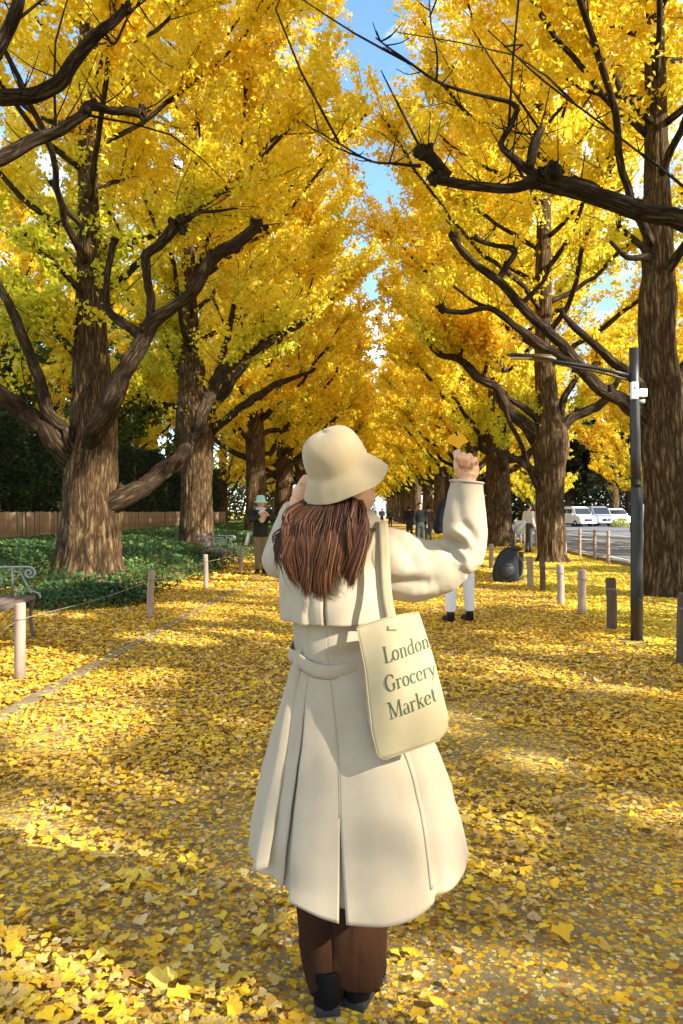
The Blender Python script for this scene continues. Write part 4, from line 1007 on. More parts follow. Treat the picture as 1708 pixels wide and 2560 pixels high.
g = Geo(); g.ball((-.03, -.15, .24), (.16, .07, .16), rough=.1); g.obj('front_pocket', M['nylon'], r)
g = Geo(); g.tube([(.0, -.03, .60), (.03, -.05, .70), (.10, -.05, .72), (.15, -.03, .62)], [.012] * 4, seg=6, sub=3); g.obj('grab_handle', M['nylon'], r)
g = Geo(); g.tube([(.21, .02, .52), (.31, -.03, .38), (.30, -.03, .16), (.23, 0, .06)], [.018] * 4, seg=6, sub=4, squash=(1, .4)); g.obj('shoulder_strap', mat('grey webbing', (.22, .2, .17), .8), r)
g = Geo(); g.tube([(-.15, -.20, .33), (-.03, -.225, .345), (.09, -.20, .33)], [.006] * 3, seg=5, sub=3); g.obj('zip', M['rubber'], r)

# ------------------------------------------------------------------ parked vans
def van(x, Y, rz, paint, label, wid=1.75, lng=4.2, hgt=1.85, hood=.55):
    r = empty('parked_van', (x, Y, 0), label, 'van', 'white and silver vans parked across the road'); r.rotation_euler = (0, 0, rz)
    # local: front towards -y
    prof = [(-.0, .28), (-.0, .80), (.12, .95), (hood + .1, 1.08), (hood + .55, hgt - .12), (hood + .9, hgt), (lng - .25, hgt - .02), (lng - .05, 1.1), (lng, .9), (lng, .3)]
    g = Geo(); n = len(prof); vs = []
    for s in (-1, 1):
        for y, z in prof:
            w = wid / 2 * (1 - .10 * max(0, (z - 1.0) / (hgt - 1.0)))
            vs.append((s * w, y, z))
    fs = [tuple(range(n)), tuple(range(2 * n - 1, n - 1, -1))] + [(i, n + i, n + (i + 1) % n, (i + 1) % n) for i in range(n)]
    g.add(vs, fs); g.obj('body', paint, r, smooth=False, bevel=.05)
    g = Geo(); a, b = (hood + .14, 1.13), (hood + .53, hgt - .15); w0, w1 = wid / 2 * .94, wid / 2 * .86
    nrm = V(0, -(b[1] - a[1]), b[0] - a[0]); nrm /= np.linalg.norm(nrm); o_ = nrm * .012
    q = np.array([(-w0, a[0], a[1]), (w0, a[0], a[1]), (w1, b[0], b[1]), (-w1, b[0], b[1])]); g.add(np.vstack([q + o_, q - o_ * 2]), [(0, 1, 2, 3), (7, 6, 5, 4), (0, 4, 5, 1), (1, 5, 6, 2), (2, 6, 7, 3), (3, 7, 4, 0)]); g.obj('windscreen', M['glass_dark'], r, smooth=False)
    for s in (-1, 1):
        for y0, y1 in ((hood + .75, hood + 1.5), (hood + 1.6, lng - .35)):
            g = Geo(); g.box((s * (wid / 2 * .955), (y0 + y1) / 2, 1.38), (.03, y1 - y0, .46)); g.obj('side_window', M['glass_dark'], r)
        for y in (.75, lng - .85):
            g = Geo(); g.tube([(s * (wid / 2 - .2), y, .3), (s * (wid / 2 + .01), y, .3)], (.30, .30), seg=18, sub=1); wv = g.obj('wheel', M['rubber'], r)
            g = Geo(); g.tube([(s * (wid / 2), y, .3), (s * (wid / 2 + .025), y, .3)], (.17, .15), seg=14, sub=1); g.obj('rim', M['car_silver'], wv)
        g = Geo(); g.box((s * (wid / 2 - .22), -.015, .74), (.30, .06, .17)); g.obj('headlight', M['chrome'], r, bevel=.02)
        g = Geo(); g.box((s * (wid / 2 + .10), hood + .45, 1.12), (.16, .10, .20)); g.obj('mirror', paint, r, bevel=.02)
    g = Geo(); g.box((0, -.03, .62), (.78, .05, .20)); g.obj('grille', M['glass_dark'], r)
    g = Geo(); g.box((0, -.05, .40), (wid - .06, .14, .20)); g.obj('bumper', paint, r, bevel=.03)
    g = Geo(); g.box((0, -.125, .43), (.33, .012, .15)); g.obj('number_plate', M['white'], r)
van(W(1462, 0, 68)[0], 67, .30, M['car_white'], 'white boxy van, leftmost of the parked vehicles beyond the pale posts')
van(W(1512, 0, 69)[0], 68.5, .22, M['car_silver'], 'silver van parked right of the white van, windscreen reflecting the trees', hgt=1.9)
van(W(1562, 0, 70)[0], 70.5, .15, M['car_white'], 'white vehicle partly behind a tree trunk, rightmost of the parked ones', hgt=1.7)

# low yellow-green bush beside the silver van
n = 900; th = RNG.random(n) * 6.28; rr_ = np.sqrt(RNG.random(n)); c = W(1550, 0, 66)
Cc = np.stack([c[0] + rr_ * np.cos(th) * .9, 66 + rr_ * np.sin(th) * .6, .9 * RNG.random(n) * np.sqrt(1.02 - rr_ ** 2)], 1)
tag(leaf_mesh('small_bush', Cc, np.full(n, .14), green_tint((.30, .32, .05), (.5, .48, .06))(Cc), M['green'], None, shape='leaf'), 'small yellow-green bush by the kerb in front of the silver van', 'bush')

# ------------------------------------------------------------------ pale building at the end of the avenue
Yd = 185; r = empty('pale_building', (W(985, 0, Yd)[0], Yd, 0), 'low pale building glowing in the sun at the end of the avenue', 'building')
M['render'] = mat('pale rendered wall', (.72, .73, .70), .8); M['roofm'] = mat('grey roof', (.40, .43, .45), .7)
g = Geo(); g.box((0, 0, 3.2), (24, 10, 6.4)); g.obj('wall', M['render'], r, smooth=False)
g = Geo(); g.box((0, 0, 6.7), (25, 11, .5)); g.box((0, 0, 4.1), (24.4, 10.4, .35)); g.obj('roof', M['roofm'], r, smooth=False)
for k in range(8):
    g = Geo(); g.box((-10.3 + k * 2.95, -5.02, 2.2), (1.9, .14, 2.6)); wv = g.obj('window', M['roofm'], r); g = Geo(); g.box((-10.3 + k * 2.95, -5.10, 2.2), (1.6, .06, 2.3)); g.obj('pane', mat('window glass', (.35, .40, .42), .2) if k == 0 else bpy.data.materials['window glass'], wv)
for i, px in enumerate((958, 988)):
    Yq = 120; q = W(px, 0, Yq); r = empty('thin_lamp_post', (q[0], Yq, 0), ['thin grey lamp post in the bright gap just right of the hat', 'thin grey lamp post right of the other one in the bright gap'][i], 'lamp post')
    g = Geo(); g.tube([(0, 0, 0), (0, 0, 5.2)], (.09, .06), seg=8, sub=1); g.obj('pole', M['iron'], r)
    g = Geo(); g.tube([(0, 0, 5.1), (-.5, 0, 5.3), (-1.1, 0, 5.25)], (.05, .06, .08), seg=8, sub=2); g.obj('lamp_head', M['iron'], r)
# ------------------------------------------------------------------ small figures
def cloth(name, c, rough=.85, bump=True):
    return mat(name, c, rough, spec=.15, **({'bump': (9, .5, .02, (1, 1, .6))} if bump else {}))
def figure(px, py_feet, height, facing, label, top=(.02, .02, .02), legs=(.05, .05, .06), hair=(.02, .015, .01), hat=None, shoes=(.02, .02, .02), arms=None, coat=0, group=None,
           stance=.09, skin=None, voxel=.014, scarf=None, hairlen=0.0, bare=False):
    Y = H * F / (py_feet - CY); x = W(px, 0, Y)[0]; s = height / 1.70
    r = empty('person', (x, Y, 0), label, 'person', group); r.rotation_euler = (0, 0, facing); r.scale = (s, s, s)
    arms = arms or [((-.19, 0, 1.38), (-.24, .02, 1.10), (-.22, -.10, .88)), ((.19, 0, 1.38), (.24, .02, 1.10), (.22, -.10, .88))]
    g = Geo()           # body, front = -y
    g.ball((0, -.01, 1.585), (.075, .092, .112), 14, 10); g.ball((0, -.10, 1.575), (.014, .02, .02), 8, 6); g.ball((-.076, 0, 1.58), (.012, .02, .03), 8, 6); g.ball((.076, 0, 1.58), (.012, .02, .03), 8, 6)
    g.tube([(0, 0, 1.38), (0, -.005, 1.52)], (.055, .05), seg=10, sub=2)
    g.tube([(0, 0, .88), (0, 0, 1.05), (0, 0, 1.25), (0, 0, 1.40)], (.15, .125, .16, .10), seg=12, sub=3, squash=(1, .68))
    for i, sd in enumerate((-1, 1)):
        g.tube([(sd * .08, 0, .92), (sd * stance, -.01, .50), (sd * stance * 1.1, .01, .08)], (.085, .055, .038), seg=10, sub=3)
        a = arms[i]; g.tube(a, (.05, .04, .028), seg=9, sub=3)
        e = V(*a[2]); dr = e - V(*a[1]); dr /= np.linalg.norm(dr); g.ball(e + dr * .05, (.032, .026, .045), 8, 6); 
        for q in range(4): g.tube([e + dr * .07 + V((q - 1.5) * .014, 0, 0), e + dr * .12 + V((q - 1.5) * .014, -.012, 0)], (.009, .007), seg=6, sub=1)
    remeshed('body', g, voxel, skin or M['skin'], r, 3)
    g = Geo(); g.tube([(0, 0, 1.02 - coat), (0, 0, 1.12 - coat * .5), (0, 0, 1.28), (0, 0, 1.40), (0, .0, 1.455)], (.165 + coat * .14, .16, .185, .16, .06), seg=16, sub=3, squash=(1, .70))
    for a in arms: g.tube([a[0], a[1], tuple(V(*a[1]) * .12 + V(*a[2]) * .88)], (.078, .062, .048), seg=10, sub=3)
    for a in arms: g.ball(a[0], (.08, .075, .08), 10, 8)
    remeshed('jacket', g, voxel * .9, cloth('jacket cloth', top), r, 3)
    g = Geo(); g.tube([(0, 0, .86), (0, 0, 1.06)], (.155, .14), seg=14, sub=2, squash=(1, .72))
    for sd in (-1, 1): g.tube([(sd * .078, 0, .93), (sd * stance, -.005, .50), (sd * stance * 1.1, .01, .13)], (.098, .074, .06), seg=12, sub=3)
    remeshed('trousers', g, voxel * .9, cloth('trouser cloth', legs), r, 3)
    for sd in (-1, 1):
        g = Geo(); x0 = sd * stance * 1.1; g.tube([(x0, .035, .05), (x0, -.03, .045), (x0, -.13, .035), (x0, -.17, .03)], (.045, .044, .042, .02), seg=10, sub=3); g.tube([(x0, .01, .03), (x0, .01, .2)], (.045, .05), seg=10, sub=2)
        g.box((x0, -.05, .008), (.08, .25, .016)); g.obj('shoe', cloth('shoe leather', shoes, .4, False), r)
    g = Geo(); g.ball((0, .012, 1.61), (.086, .098, .105), 14, 10, rough=.06)
    if hairlen: g.ball((0, .06, 1.61 - hairlen / 2), (.085, .05, hairlen / 2 + .06), 12, 8, rough=.1)
    g.obj('hair', cloth('hair', hair, .5), r)
    if hat:
        g = Geo(); P = []
        for rr0, z in [(.001, 1.755), (.06, 1.75), (.09, 1.72), (.098, 1.66), (.10, 1.64), (.13, 1.605), (.15, 1.585), (.12, 1.60), (.09, 1.63)]:
            P.append([(rr0 * math.cos(t), rr0 * math.sin(t), z) for t in np.linspace(0, 2 * math.pi, 20, endpoint=False)])
        g.grid(np.array(P), closed=True, flip=True); g.obj('hat', cloth('hat cloth', hat), r)
    if scarf:
        g = Geo(); g.tube([(.075 * math.cos(t), .065 * math.sin(t), 1.45 + .012 * math.sin(3 * t)) for t in np.linspace(0, 2 * math.pi, 14)], [.038] * 14, seg=8, sub=2); g.ball((0, -.13, 1.30), (.10, .05, .15), 10, 8, rough=.15); g.obj('scarf', cloth('scarf', scarf), r)
    return r
up_arms = [((-.19, 0, 1.38), (-.25, -.12, 1.20), (-.06, -.30, 1.34)), ((.19, 0, 1.38), (.26, -.10, 1.18), (.08, -.30, 1.33))]
pa = figure(1150, 1556, 1.76, math.pi + .35, 'person in black jacket, white trousers and black ankle boots behind the woman\'s raised arm',
            top=(.012, .013, .016), legs=(.74, .72, .68), stance=.115, voxel=.012, scarf=None, hairlen=.12,
            arms=[((-.19, 0, 1.38), (-.25, -.02, 1.12), (-.12, -.24, 1.10)), ((.19, 0, 1.38), (.27, -.02, 1.12), (.16, -.26, 1.12))])
g = Geo(); g.tube([(-.10, -.04, 1.46), (0, .05, 1.45), (.10, -.04, 1.46)], (.03, .03, .03), seg=8, sub=3); g.obj('collar', cloth('pink collar', (.55, .22, .26)), pa)
pb = figure(652, 1437, 1.66, .35, 'person in a mint bucket hat, pale scarf and dark jacket, hands raised together', top=(.02, .022, .018), legs=(.20, .14, .07), hat=(.38, .66, .52),
            arms=up_arms, scarf=(.62, .55, .50), coat=.18, shoes=(.05, .02, .015), stance=.07)
# paper and shoulder bag of that person
g = Geo(); q = W(619, 1348, 15.9); g.box((0, 0, 0), (.075, .012, .27)); o = g.obj('paper_bag', mat('white paper', (.72, .70, .66), .8), origin=None); o.location = tuple(q); o.rotation_euler = (0, .25, 0)
tag(o, 'narrow folded white paper hanging at the left side of the person in the mint hat', 'paper')
# dark-clothed folk farther down the avenue
FG = 'distant walkers on the path'
for px, pf, hh, fc, lb, tp, lg in [
        (1050, 1378, 1.68, .2, 'person in a near-black coat far down the path, above the woman\'s shoulder', (.015, .014, .016), (.04, .05, .05)),
        (1024, 1352, 1.66, 3.0, 'small distant walker in dark clothes left of the near-black coat', (.03, .02, .02), (.05, .04, .05)),
        (1072, 1366, 1.62, 2.8, 'small distant walker in brown right of the near-black coat', (.09, .05, .03), (.10, .09, .08)),
        (932, 1322, 1.7, 0, 'tiny distant walker in black beside the woman\'s chin', (.02, .02, .02), (.03, .03, .03)),
        (955, 1316, 1.7, 0, 'tiny distant walker in grey at the end of the path', (.16, .15, .15), (.05, .05, .06)),
        (976, 1318, 1.7, 3.1, 'tiny distant walker in dark green at the end of the path', (.03, .05, .03), (.03, .03, .03)),
        (1402, 1320, 1.68, 0, 'person in white standing by the parked white van', (.7, .7, .7), (.6, .6, .6))]:
    figure(px, pf, hh, fc, lb, top=tp, legs=lg, group=FG if 'walker' in lb else None, voxel=.03)
# photographer-like group by the second right trunk: person with pale top and grey box on a stand
figure(1322, 1382, 1.62, 2.0, 'person in pale top beyond the ropes, just left of the second right-hand trunk', top=(.62, .60, .58), legs=(.08, .08, .09), voxel=.025)
Yc = 24; q = W(1300, 0, Yc); r = empty('sign_board', (q[0], Yc, 0), 'grey board on two legs behind the low posts, left of the second right-hand trunk', 'sign')
g = Geo(); g.box((0, 0, .86), (.36, .05, .42)); g.obj('panel', mat('grey weathered board', (.10, .10, .09), .8, var=((.2, .19, .17), 5, (1, 1, 1))), r, bevel=.006)
for sx in (-.15, .15):
    g = Geo(); g.box((sx, 0, .33), (.035, .035, .66)); g.obj('leg', M['wood'], r)

# ------------------------------------------------------------------ the woman in the cream trench coat
YC = 2.12
S_ = YC / F
M['coat'] = mat('cream wool coat', (.46, .38, .268), .95, spec=.08, sheen=.1, var=((.40, .325, .22), 7, (1, 1, .6)), bump=(420, .25, .0012, (1, 1, 1)))
M['hat'] = mat('cream felt hat', (.42, .315, .175), .95, spec=.1, sheen=.3, bump=(260, .5, .0015, (1, 1, 1)))
M['canvas'] = mat('natural canvas', (.45, .365, .21), .95, spec=.1, var=((.39, .31, .175), 9, (1, 1, 1)), bump=(520, .4, .0008, (1, 1, 1)))
M['print'] = mat('dark green print', (.045, .075, .03), .8)
M['trouser'] = mat('brown trouser cloth', (.018, .008, .004), .95, spec=.08, var=((.048, .020, .009), 3, (1, 1, .4)), bump=(300, .3, .001, (1, 1, 1)))
M['boot'] = mat('black boot leather', (.006, .005, .005), .85, spec=.08)
M['hairm'] = mat('brown hair', (.10, .035, .014), .55, spec=.25)
nt = M['hairm'].node_tree; a_ = nt.nodes.new('ShaderNodeAttribute'); a_.attribute_name = 'tint'; nt.links.new(a_.outputs['Color'], nt.nodes['Principled BSDF'].inputs['Base Color'])
def zof(py, Y=YC): return H - (py - CY) / F * Y
def xof(px, Y=YC): return (px - CX) / F * Y
wo = empty('person', (xof(835), YC, 0), 'woman from behind in cream trench coat and bucket hat, holding up a ginkgo leaf', 'person')
def own(o, par=wo):
    """keep world placement while parenting to a thing whose Empty is not at the origin"""
    o.parent = par; base = wo if par is wo else None
    if par is wo: o.location = Vector(o.location) - wo.location
    return o

# body under the clothes, head and both hands
def cap_tube(g, a, b, ra, rb, seg=9):
    g.tube([a, b], (ra, rb), seg=seg, sub=3); g.ball(a, ra, seg, 6); g.ball(b, rb, seg, 6)
AX = V(-.40, -.30, .88); AX /= np.linalg.norm(AX)          # axis of the tilted head
FW = V(.42, .86, .0); FW = FW - AX * (FW @ AX); FW /= np.linalg.norm(FW)      # where the face looks
SD = np.cross(FW, AX)
hc = W(866, 1212, 2.10)
g = Geo(); Rm = np.array((SD, FW, AX)).T
g.ball(hc, (.074, .090, .108), 20, 14, rot=Rm)
g.ball(hc + FW * .045 - AX * .055, (.052, .045, .055), 14, 10, rot=Rm)         # jaw
g.ball(hc + FW * .096 - AX * .012, (.012, .016, .020), 8, 6, rot=Rm)         # nose
g.ball(hc + FW * .088 - AX * .048, (.022, .010, .009), 8, 6, rot=Rm)         # lips
for sd in (-1, 1):
    g.ball(hc + SD * sd * .074 - AX * .01, (.012, .020, .030), 8, 6, rot=Rm)   # ears
    g.ball(hc + FW * .074 + SD * sd * .03 + AX * .012, (.014, .012, .010), 8, 6, rot=Rm)
g.tube([hc - AX * .05 - FW * .01, V(xof(846), 2.12, zof(1285)), V(xof(842), 2.12, zof(1320))], (.055, .050, .065), seg=14, sub=3)
g.tube([V(xof(838), 2.12, zof(y)) for y in (1320, 1420, 1600, 1720)], (.12, .13, .095, .13), seg=16, sub=3, squash=(1, .7))
for sx, ft in ((815, (812, 2.045)), (880, (885, 2.09))):
    g.tube([V(xof(sx), 2.12, zof(1720)), V(xof(sx - 5), 2.11, zof(2080)), V(xof(ft[0]), ft[1] + .02, .09)], (.075, .034, .022), seg=12, sub=3)
sh_r, el_r, wr_r = W(945, 1375, 2.12), W(1150, 1408, 2.08), W(1166, 1205, 2.06)
sh_l, el_l, wr_l = W(735, 1375, 2.15), W(697, 1402, 2.26), W(744, 1262, 2.19)
for s_, e_, w_ in ((sh_r, el_r, wr_r), (sh_l, el_l, wr_l)): g.tube([s_, e_], (.038, .028), seg=10, sub=2); g.tube([e_, w_], (.028, .025), seg=10, sub=2); g.ball(e_, .028, 10, 8)
body = remeshed('body', g, .006, M['skin'], None, 4)
# hands, fine mesh joined into the same body
g = Geo()
def hp(px, py, dY): return W(px, py, 2.06 + dY)
g.tube([hp(1166, 1215, 0), hp(1167, 1196, 0), hp(1170, 1182, 0)], (.027, .026, .030), seg=12, sub=3)
g.ball(hp(1171, 1174, .0), (.031, .024, .034), 14, 10)
fing = [ # index, middle, ring, little: knuckle, middle joint, tip bend, tip
 [(1154, 1156, -.010), (1142, 1143, -.028), (1140, 1132, -.012), (1146, 1128, .004)],
 [(1166, 1150, -.014), (1158, 1137, -.038), (1152, 1146, -.044), (1155, 1160, -.036)],
 [(1178, 1152, -.014), (1174, 1140, -.038), (1167, 1150, -.044), (1168, 1164, -.036)],
 [(1190, 1158, -.010), (1188, 1148, -.032), (1181, 1156, -.038), (1180, 1168, -.030)]]
for k, f in enumerate(fing):
    pts = [hp(*q) for q in f]; rr = (.0098, .0088, .0080, .0068) if k < 3 else (.0085, .0076, .0068, .006)
    base_ = hp(f[0][0] * .55 + 1171 * .45, f[0][1] * .45 + 1174 * .55, -.004)
    cap_tube(g, base_, pts[0], rr[0] * 1.2, rr[0])
    for a, b, ra_, rb_ in zip(pts[:-1], pts[1:], rr[:-1], rr[1:]): cap_tube(g, a, b, ra_, rb_)
th_ = [hp(1152, 1186, -.008), hp(1143, 1168, -.018), hp(1142, 1151, -.010), hp(1148, 1136, .0)]
for a, b, ra_, rb_ in zip(th_[:-1], th_[1:], (.0125, .0105, .0092), (.0105, .0092, .0074)): cap_tube(g, a, b, ra_, rb_)
lh = lambda px, py, dY: W(px, py, 2.17 + dY)       # left hand holding the hat brim
g.tube([lh(742, 1268, .01), lh(748, 1248, 0)], (.025, .026), seg=10, sub=2); g.ball(lh(752, 1236, 0), (.026, .022, .034), 12, 8)
for k in range(4):
    cap_tube(g, lh(748 + k * 7, 1228, .0), lh(752 + k * 7, 1208, -.01), .0095, .0085); cap_tube(g, lh(752 + k * 7, 1208, -.01), lh(762 + k * 7, 1192, -.004), .0085, .0068)
cap_tube(g, lh(766, 1244, -.01), lh(776, 1228, -.02), .011, .009); cap_tube(g, lh(776, 1228, -.02), lh(780, 1212, -.02), .009, .0075)
hands = remeshed('hands', g, .0022, M['skin'], None, 2)
me = body.data
import bmesh
bm = bmesh.new(); bm.from_mesh(me); bm.from_mesh(hands.data); bm.to_mesh(me); bm.free(); bpy.data.objects.remove(hands)
me.polygons.foreach_set('use_smooth', [True] * len(me.polygons)); own(body)

# --- coat skirt and torso: lofted shell with slits
rings = [(1298, 806, 900, .050), (1312, 770, 922, .066), (1328, 742, 942, .085), (1350, 724, 954, .098), (1400, 718, 956, .112), (1500, 724, 952, .112), (1560, 734, 945, .106),
         (1620, 742, 932, .104), (1680, 728, 968, .128), (1750, 708, 1022, .165), (1850, 680, 1085, .215), (1950, 655, 1127, .262), (2060, 638, 1152, .296), (2165, 628, 1168, .320)]
rz_ = np.array([zof(r_[0]) for r_ in rings]); rx = np.array([xof((r_[1] + r_[2]) / 2) for r_ in rings]); ra_ = np.array([(r_[2] - r_[1]) / 2 * S_ for r_ in rings]); rb_ = np.array([r_[3] for r_ in rings])
def coat_pt(phi, v, off=0.0):
    """phi in degrees (0 = back centre, + = her right), v = 0 neck .. 1 hem"""
    phi = np.asarray(phi, float); v = np.asarray(v, float)
    z = rz_[0] + (rz_[-1] - rz_[0]) * v
    f = lambda arr: np.interp(-z, -rz_, arr)
    a, b, cx_ = f(ra_), f(rb_), f(rx)
    sk = np.clip((v - .40) / .6, 0, 1)
    ph = np.radians(phi)
    nq = np.stack([np.sin(ph) * 1.9 + 0 * v, np.cos(ph) * 1.9 + 0 * v, v * .9 + 0 * ph], -1); nq2 = np.stack([np.sin(ph) * 5 + 0 * v, np.cos(ph) * 5 + 0 * v, v * 1.7 + ph * .4], -1)
    fold = sk * ((vnoise(nq, 1.3, 4) - .5) * .050 + (vnoise(nq2, 1.0, 8) - .5) * .018) + (1 - sk) * (vnoise(np.stack([ph * 2.5 + v * 8, v * 16 - ph, v * 5], -1), 1.0, 12) - .5) * .012
    crease = -.014 * sk * np.exp(-((phi - 42) / 3.0) ** 2) + .006 * sk * np.exp(-((phi - 52) / 7) ** 2)
    wr = .004 * np.sin(v * 60 + phi * .05) * np.exp(-((v - .37) / .05) ** 2)
    k = 1 + (fold + crease) / np.maximum(a, .08)
    x = cx_ + (a * k + off) * np.sin(ph); y = YC - (b * k + off + wr) * np.cos(ph)
    z = z + .045 * np.clip((v - .93) / .07, 0, 1) * np.exp(-((phi + 38) / 22) ** 2) + .012 * np.clip((v - .9) / .1, 0, 1) * np.sin(ph * 2.3)
    z = z + .055 * np.clip((v - .80) / .20, 0, 1) * np.exp(-((phi - 85) / 40) ** 2) + .050 * np.clip((v - .8) / .2, 0, 1) * np.clip((-40 - phi) / 8, 0, 1) * np.clip((150 + phi) / 60, 0, 1)
    return np.stack([x, y, z], -1)
g = Geo()
def panel(g, p0f, p1f, v0, v1, n=60, m=40, off=0.0, offf=None):
    v = np.linspace(v0, v1, n)[:, None]; t = np.linspace(0, 1, m)[None]
    phi = p0f(v) + (p1f(v) - p0f(v)) * t
    P = coat_pt(phi, v + 0 * t, off if offf is None else offf(phi, v + 0 * t)); g.grid(P, flip=False)
vs_c, vs_l = .755, .40
c0 = lambda v: -10 + 0 * v
cgap = lambda v: 2.6 * np.clip((v - vs_c) / (1 - vs_c), 0, 1)
lgap = lambda v: 4.5 * np.clip((v - vs_l) / (1 - vs_l), 0, 1)
panel(g, lambda v: -10 + cgap(v), lambda v: 172 + 0 * v, 0, 1, 90, 110)                         # right back and round to the front opening
panel(g, lambda v: -38 + lgap(v) * .4, lambda v: -10 - cgap(v) * .35, 0, 1, 90, 24)                 # left back panel
panel(g, lambda v: -188 + 0 * v, lambda v: -38 - lgap(v), 0, 1, 90, 60, offf=lambda p_, v_: -.012 * np.clip((v_ - .4) / .6, 0, 1) * np.exp(-((p_ + 45) / 14) ** 2))
panel(g, lambda v: -13 + 0 * v, lambda v: -5 + 0 * v, .70, .97, 20, 8, off=-.016)                   # underlap inside the back slit
panel(g, lambda v: -50 + 0 * v, lambda v: -34 + 0 * v, .42, .985, 30, 8, off=-.022)
coat = g.obj('coat', M['coat'], None, solid=.004); own(coat)
# centre back seam, raised by a hair
g = Geo(); v = np.linspace(.38, vs_c, 30); P = coat_pt(-10 + 0 * v, v, .0025); g.tube(list(P), [.0016] * 30, seg=5, sub=1); o = g.obj('seam', M['coat']); o.parent = coat
# --- sleeves
def fold_sleeve(co, no):
    def crease(c0, c1, w, depth):
        c0 = np.array(c0); c1 = np.array(c1); d = c1 - c0; L2 = d @ d
        t = np.clip(((co - c0) @ d) / L2, 0, 1); q = (co - (c0 + t[:, None] * d)) * np.array((1, 0, 1)); r2 = np.einsum('ij,ij->i', q, q)
        return depth * np.exp(-r2 / (w * w)) * np.sin(np.pi * np.clip(t, .02, .98)) ** .5
    o = 0
    Yf = 2.0
    for a, b, w, dd in [((1108, 1348), (1168, 1372), .010, -.020), ((1108, 1352), (1165, 1412), .010, -.018), ((1150, 1298), (1195, 1360), .012, -.010), ((1120, 1318), (1180, 1345), .012, .010),
                        ((1135, 1368), (1178, 1430), .011, .009), ((960, 1462), (1080, 1455), .016, -.012), ((1010, 1380), (1090, 1350), .025, -.006), ((985, 1330), (1050, 1430), .02, -.006),
                        ((1140, 1215), (1150, 1300), .014, -.005), ((1000, 1495), (1100, 1470), .014, .006)]:
        o = o + crease(W(a[0], a[1], Yf + .02), W(b[0], b[1], Yf + .02), w * 1.15, dd * 1.25)
    front = np.clip(-no[:, 1] * 1.4, 0, 1)
    o = o * front + (fbm(co, 14, 5) - .5) * .007
    return co + no * o[:, None]
g = Geo()
g.ball(W(930, 1392, 2.11), (.085, .085, .080), 16, 12)
g.tube([W(922, 1392, 2.11), W(985, 1410, 2.10), W(1040, 1424, 2.09), W(1098, 1416, 2.08), W(1146, 1396, 2.07)], (.094, .099, .093, .078, .062), seg=24, sub=4, squash=(1.0, .82))
g.ball(W(1152, 1392, 2.07), (.060, .058, .052), 16, 12)
g.tube([W(1152, 1398, 2.07), W(1162, 1355, 2.065), W(1163, 1300, 2.06), W(1164, 1245, 2.06), W(1167, 1206, 2.06)], (.062, .062, .061, .052, .046), seg=24, sub=4, squash=(1, .85))
sl = remeshed('sleeve', g, .0045, M['coat'], None, 5, fold_sleeve); sl.parent = coat
g = Geo(); c = [W(1167, 1206, 2.06) + V(.046 * math.cos(t), .040 * math.sin(t), .001 - .004 * math.cos(t)) for t in np.linspace(0, 2 * math.pi, 30)]
g.tube(c, [.0035] * 30, seg=6, sub=1); o = g.obj('cuff', M['coat']); o.parent = sl
o.location = (0, 0, 0)
g = Geo()
g.tube([W(742, 1385, 2.13), W(718, 1395, 2.18), W(697, 1402, 2.25)], (.072, .064, .052), seg=18, sub=3); g.ball(W(697, 1402, 2.25), .053, 14, 10)
g.tube([W(697, 1402, 2.25), W(712, 1345, 2.23), W(728, 1300, 2.21), W(740, 1270, 2.19)], (.052, .048, .042, .036), seg=18, sub=3)
sl2 = remeshed('sleeve', g, .0055, M['coat'], None, 5, lambda co, no: co + no * ((fbm(co, 16, 9) - .5) * .012)[:, None]); sl2.parent = coat
# --- cape over the shoulders: falls free at its lower edge, split at the back
def cape_panel(g, p0, p1, n=44, m=30, g0=0., g1=0.):
    v = np.linspace(.0, 1, n)[:, None]; t = np.linspace(0, 1, m)[None]
    phi = (p0 + g0 * v ** 3) + ((p1 + g1 * v ** 3) - (p0 + g0 * v ** 3)) * t
    vv = .012 + v * (.283 - .012)
    off = .010 + .016 * v ** .8 + .004 * np.sin(np.radians(phi) * 9 + 1) * v ** 2 + 0.010 * np.exp(-((phi + 34) / 5.) ** 2) * v ** 1.5 - .008 * np.exp(-((phi + 27) / 3.) ** 2) * v ** 1.5
    off = off - .002 * np.sin(v * 14 + phi * .04)
    P = coat_pt(phi, vv + 0 * t, off); P[..., 2] -= .006 * np.cos(np.radians(phi)) * v; g.grid(P)
g = Geo(); cape_panel(g, -100, -11, g1=-1.2); cape_panel(g, -9.6, 70, g0=1.0); cape = g.obj('cape', M['coat'], coat, solid=.0045)
g = Geo()       # under-flap closing the split of the cape
v = np.linspace(.1, .275, 16)[:, None]; t = np.linspace(-20, 0, 8)[None]; g.grid(coat_pt(t + 0 * v, v + 0 * t, .012)); g.obj('cape_pleat', M['coat'], coat, solid=.003)
# --- collar
g = Geo(); P = []
for k, (dv, off, lift) in enumerate([(.0, .004, .0), (-.0, .012, .030), (0, .022, .036), (0, .040, .014), (.0, .052, -.014)]):
    row = []
    for ph in np.linspace(-150, 150, 50):
        q = coat_pt(ph, .010, off); q[2] += lift - .0; row.append(q)
    P.append(row)
g.grid(np.array(P)); g.obj('collar', M['coat'], coat, solid=.005)
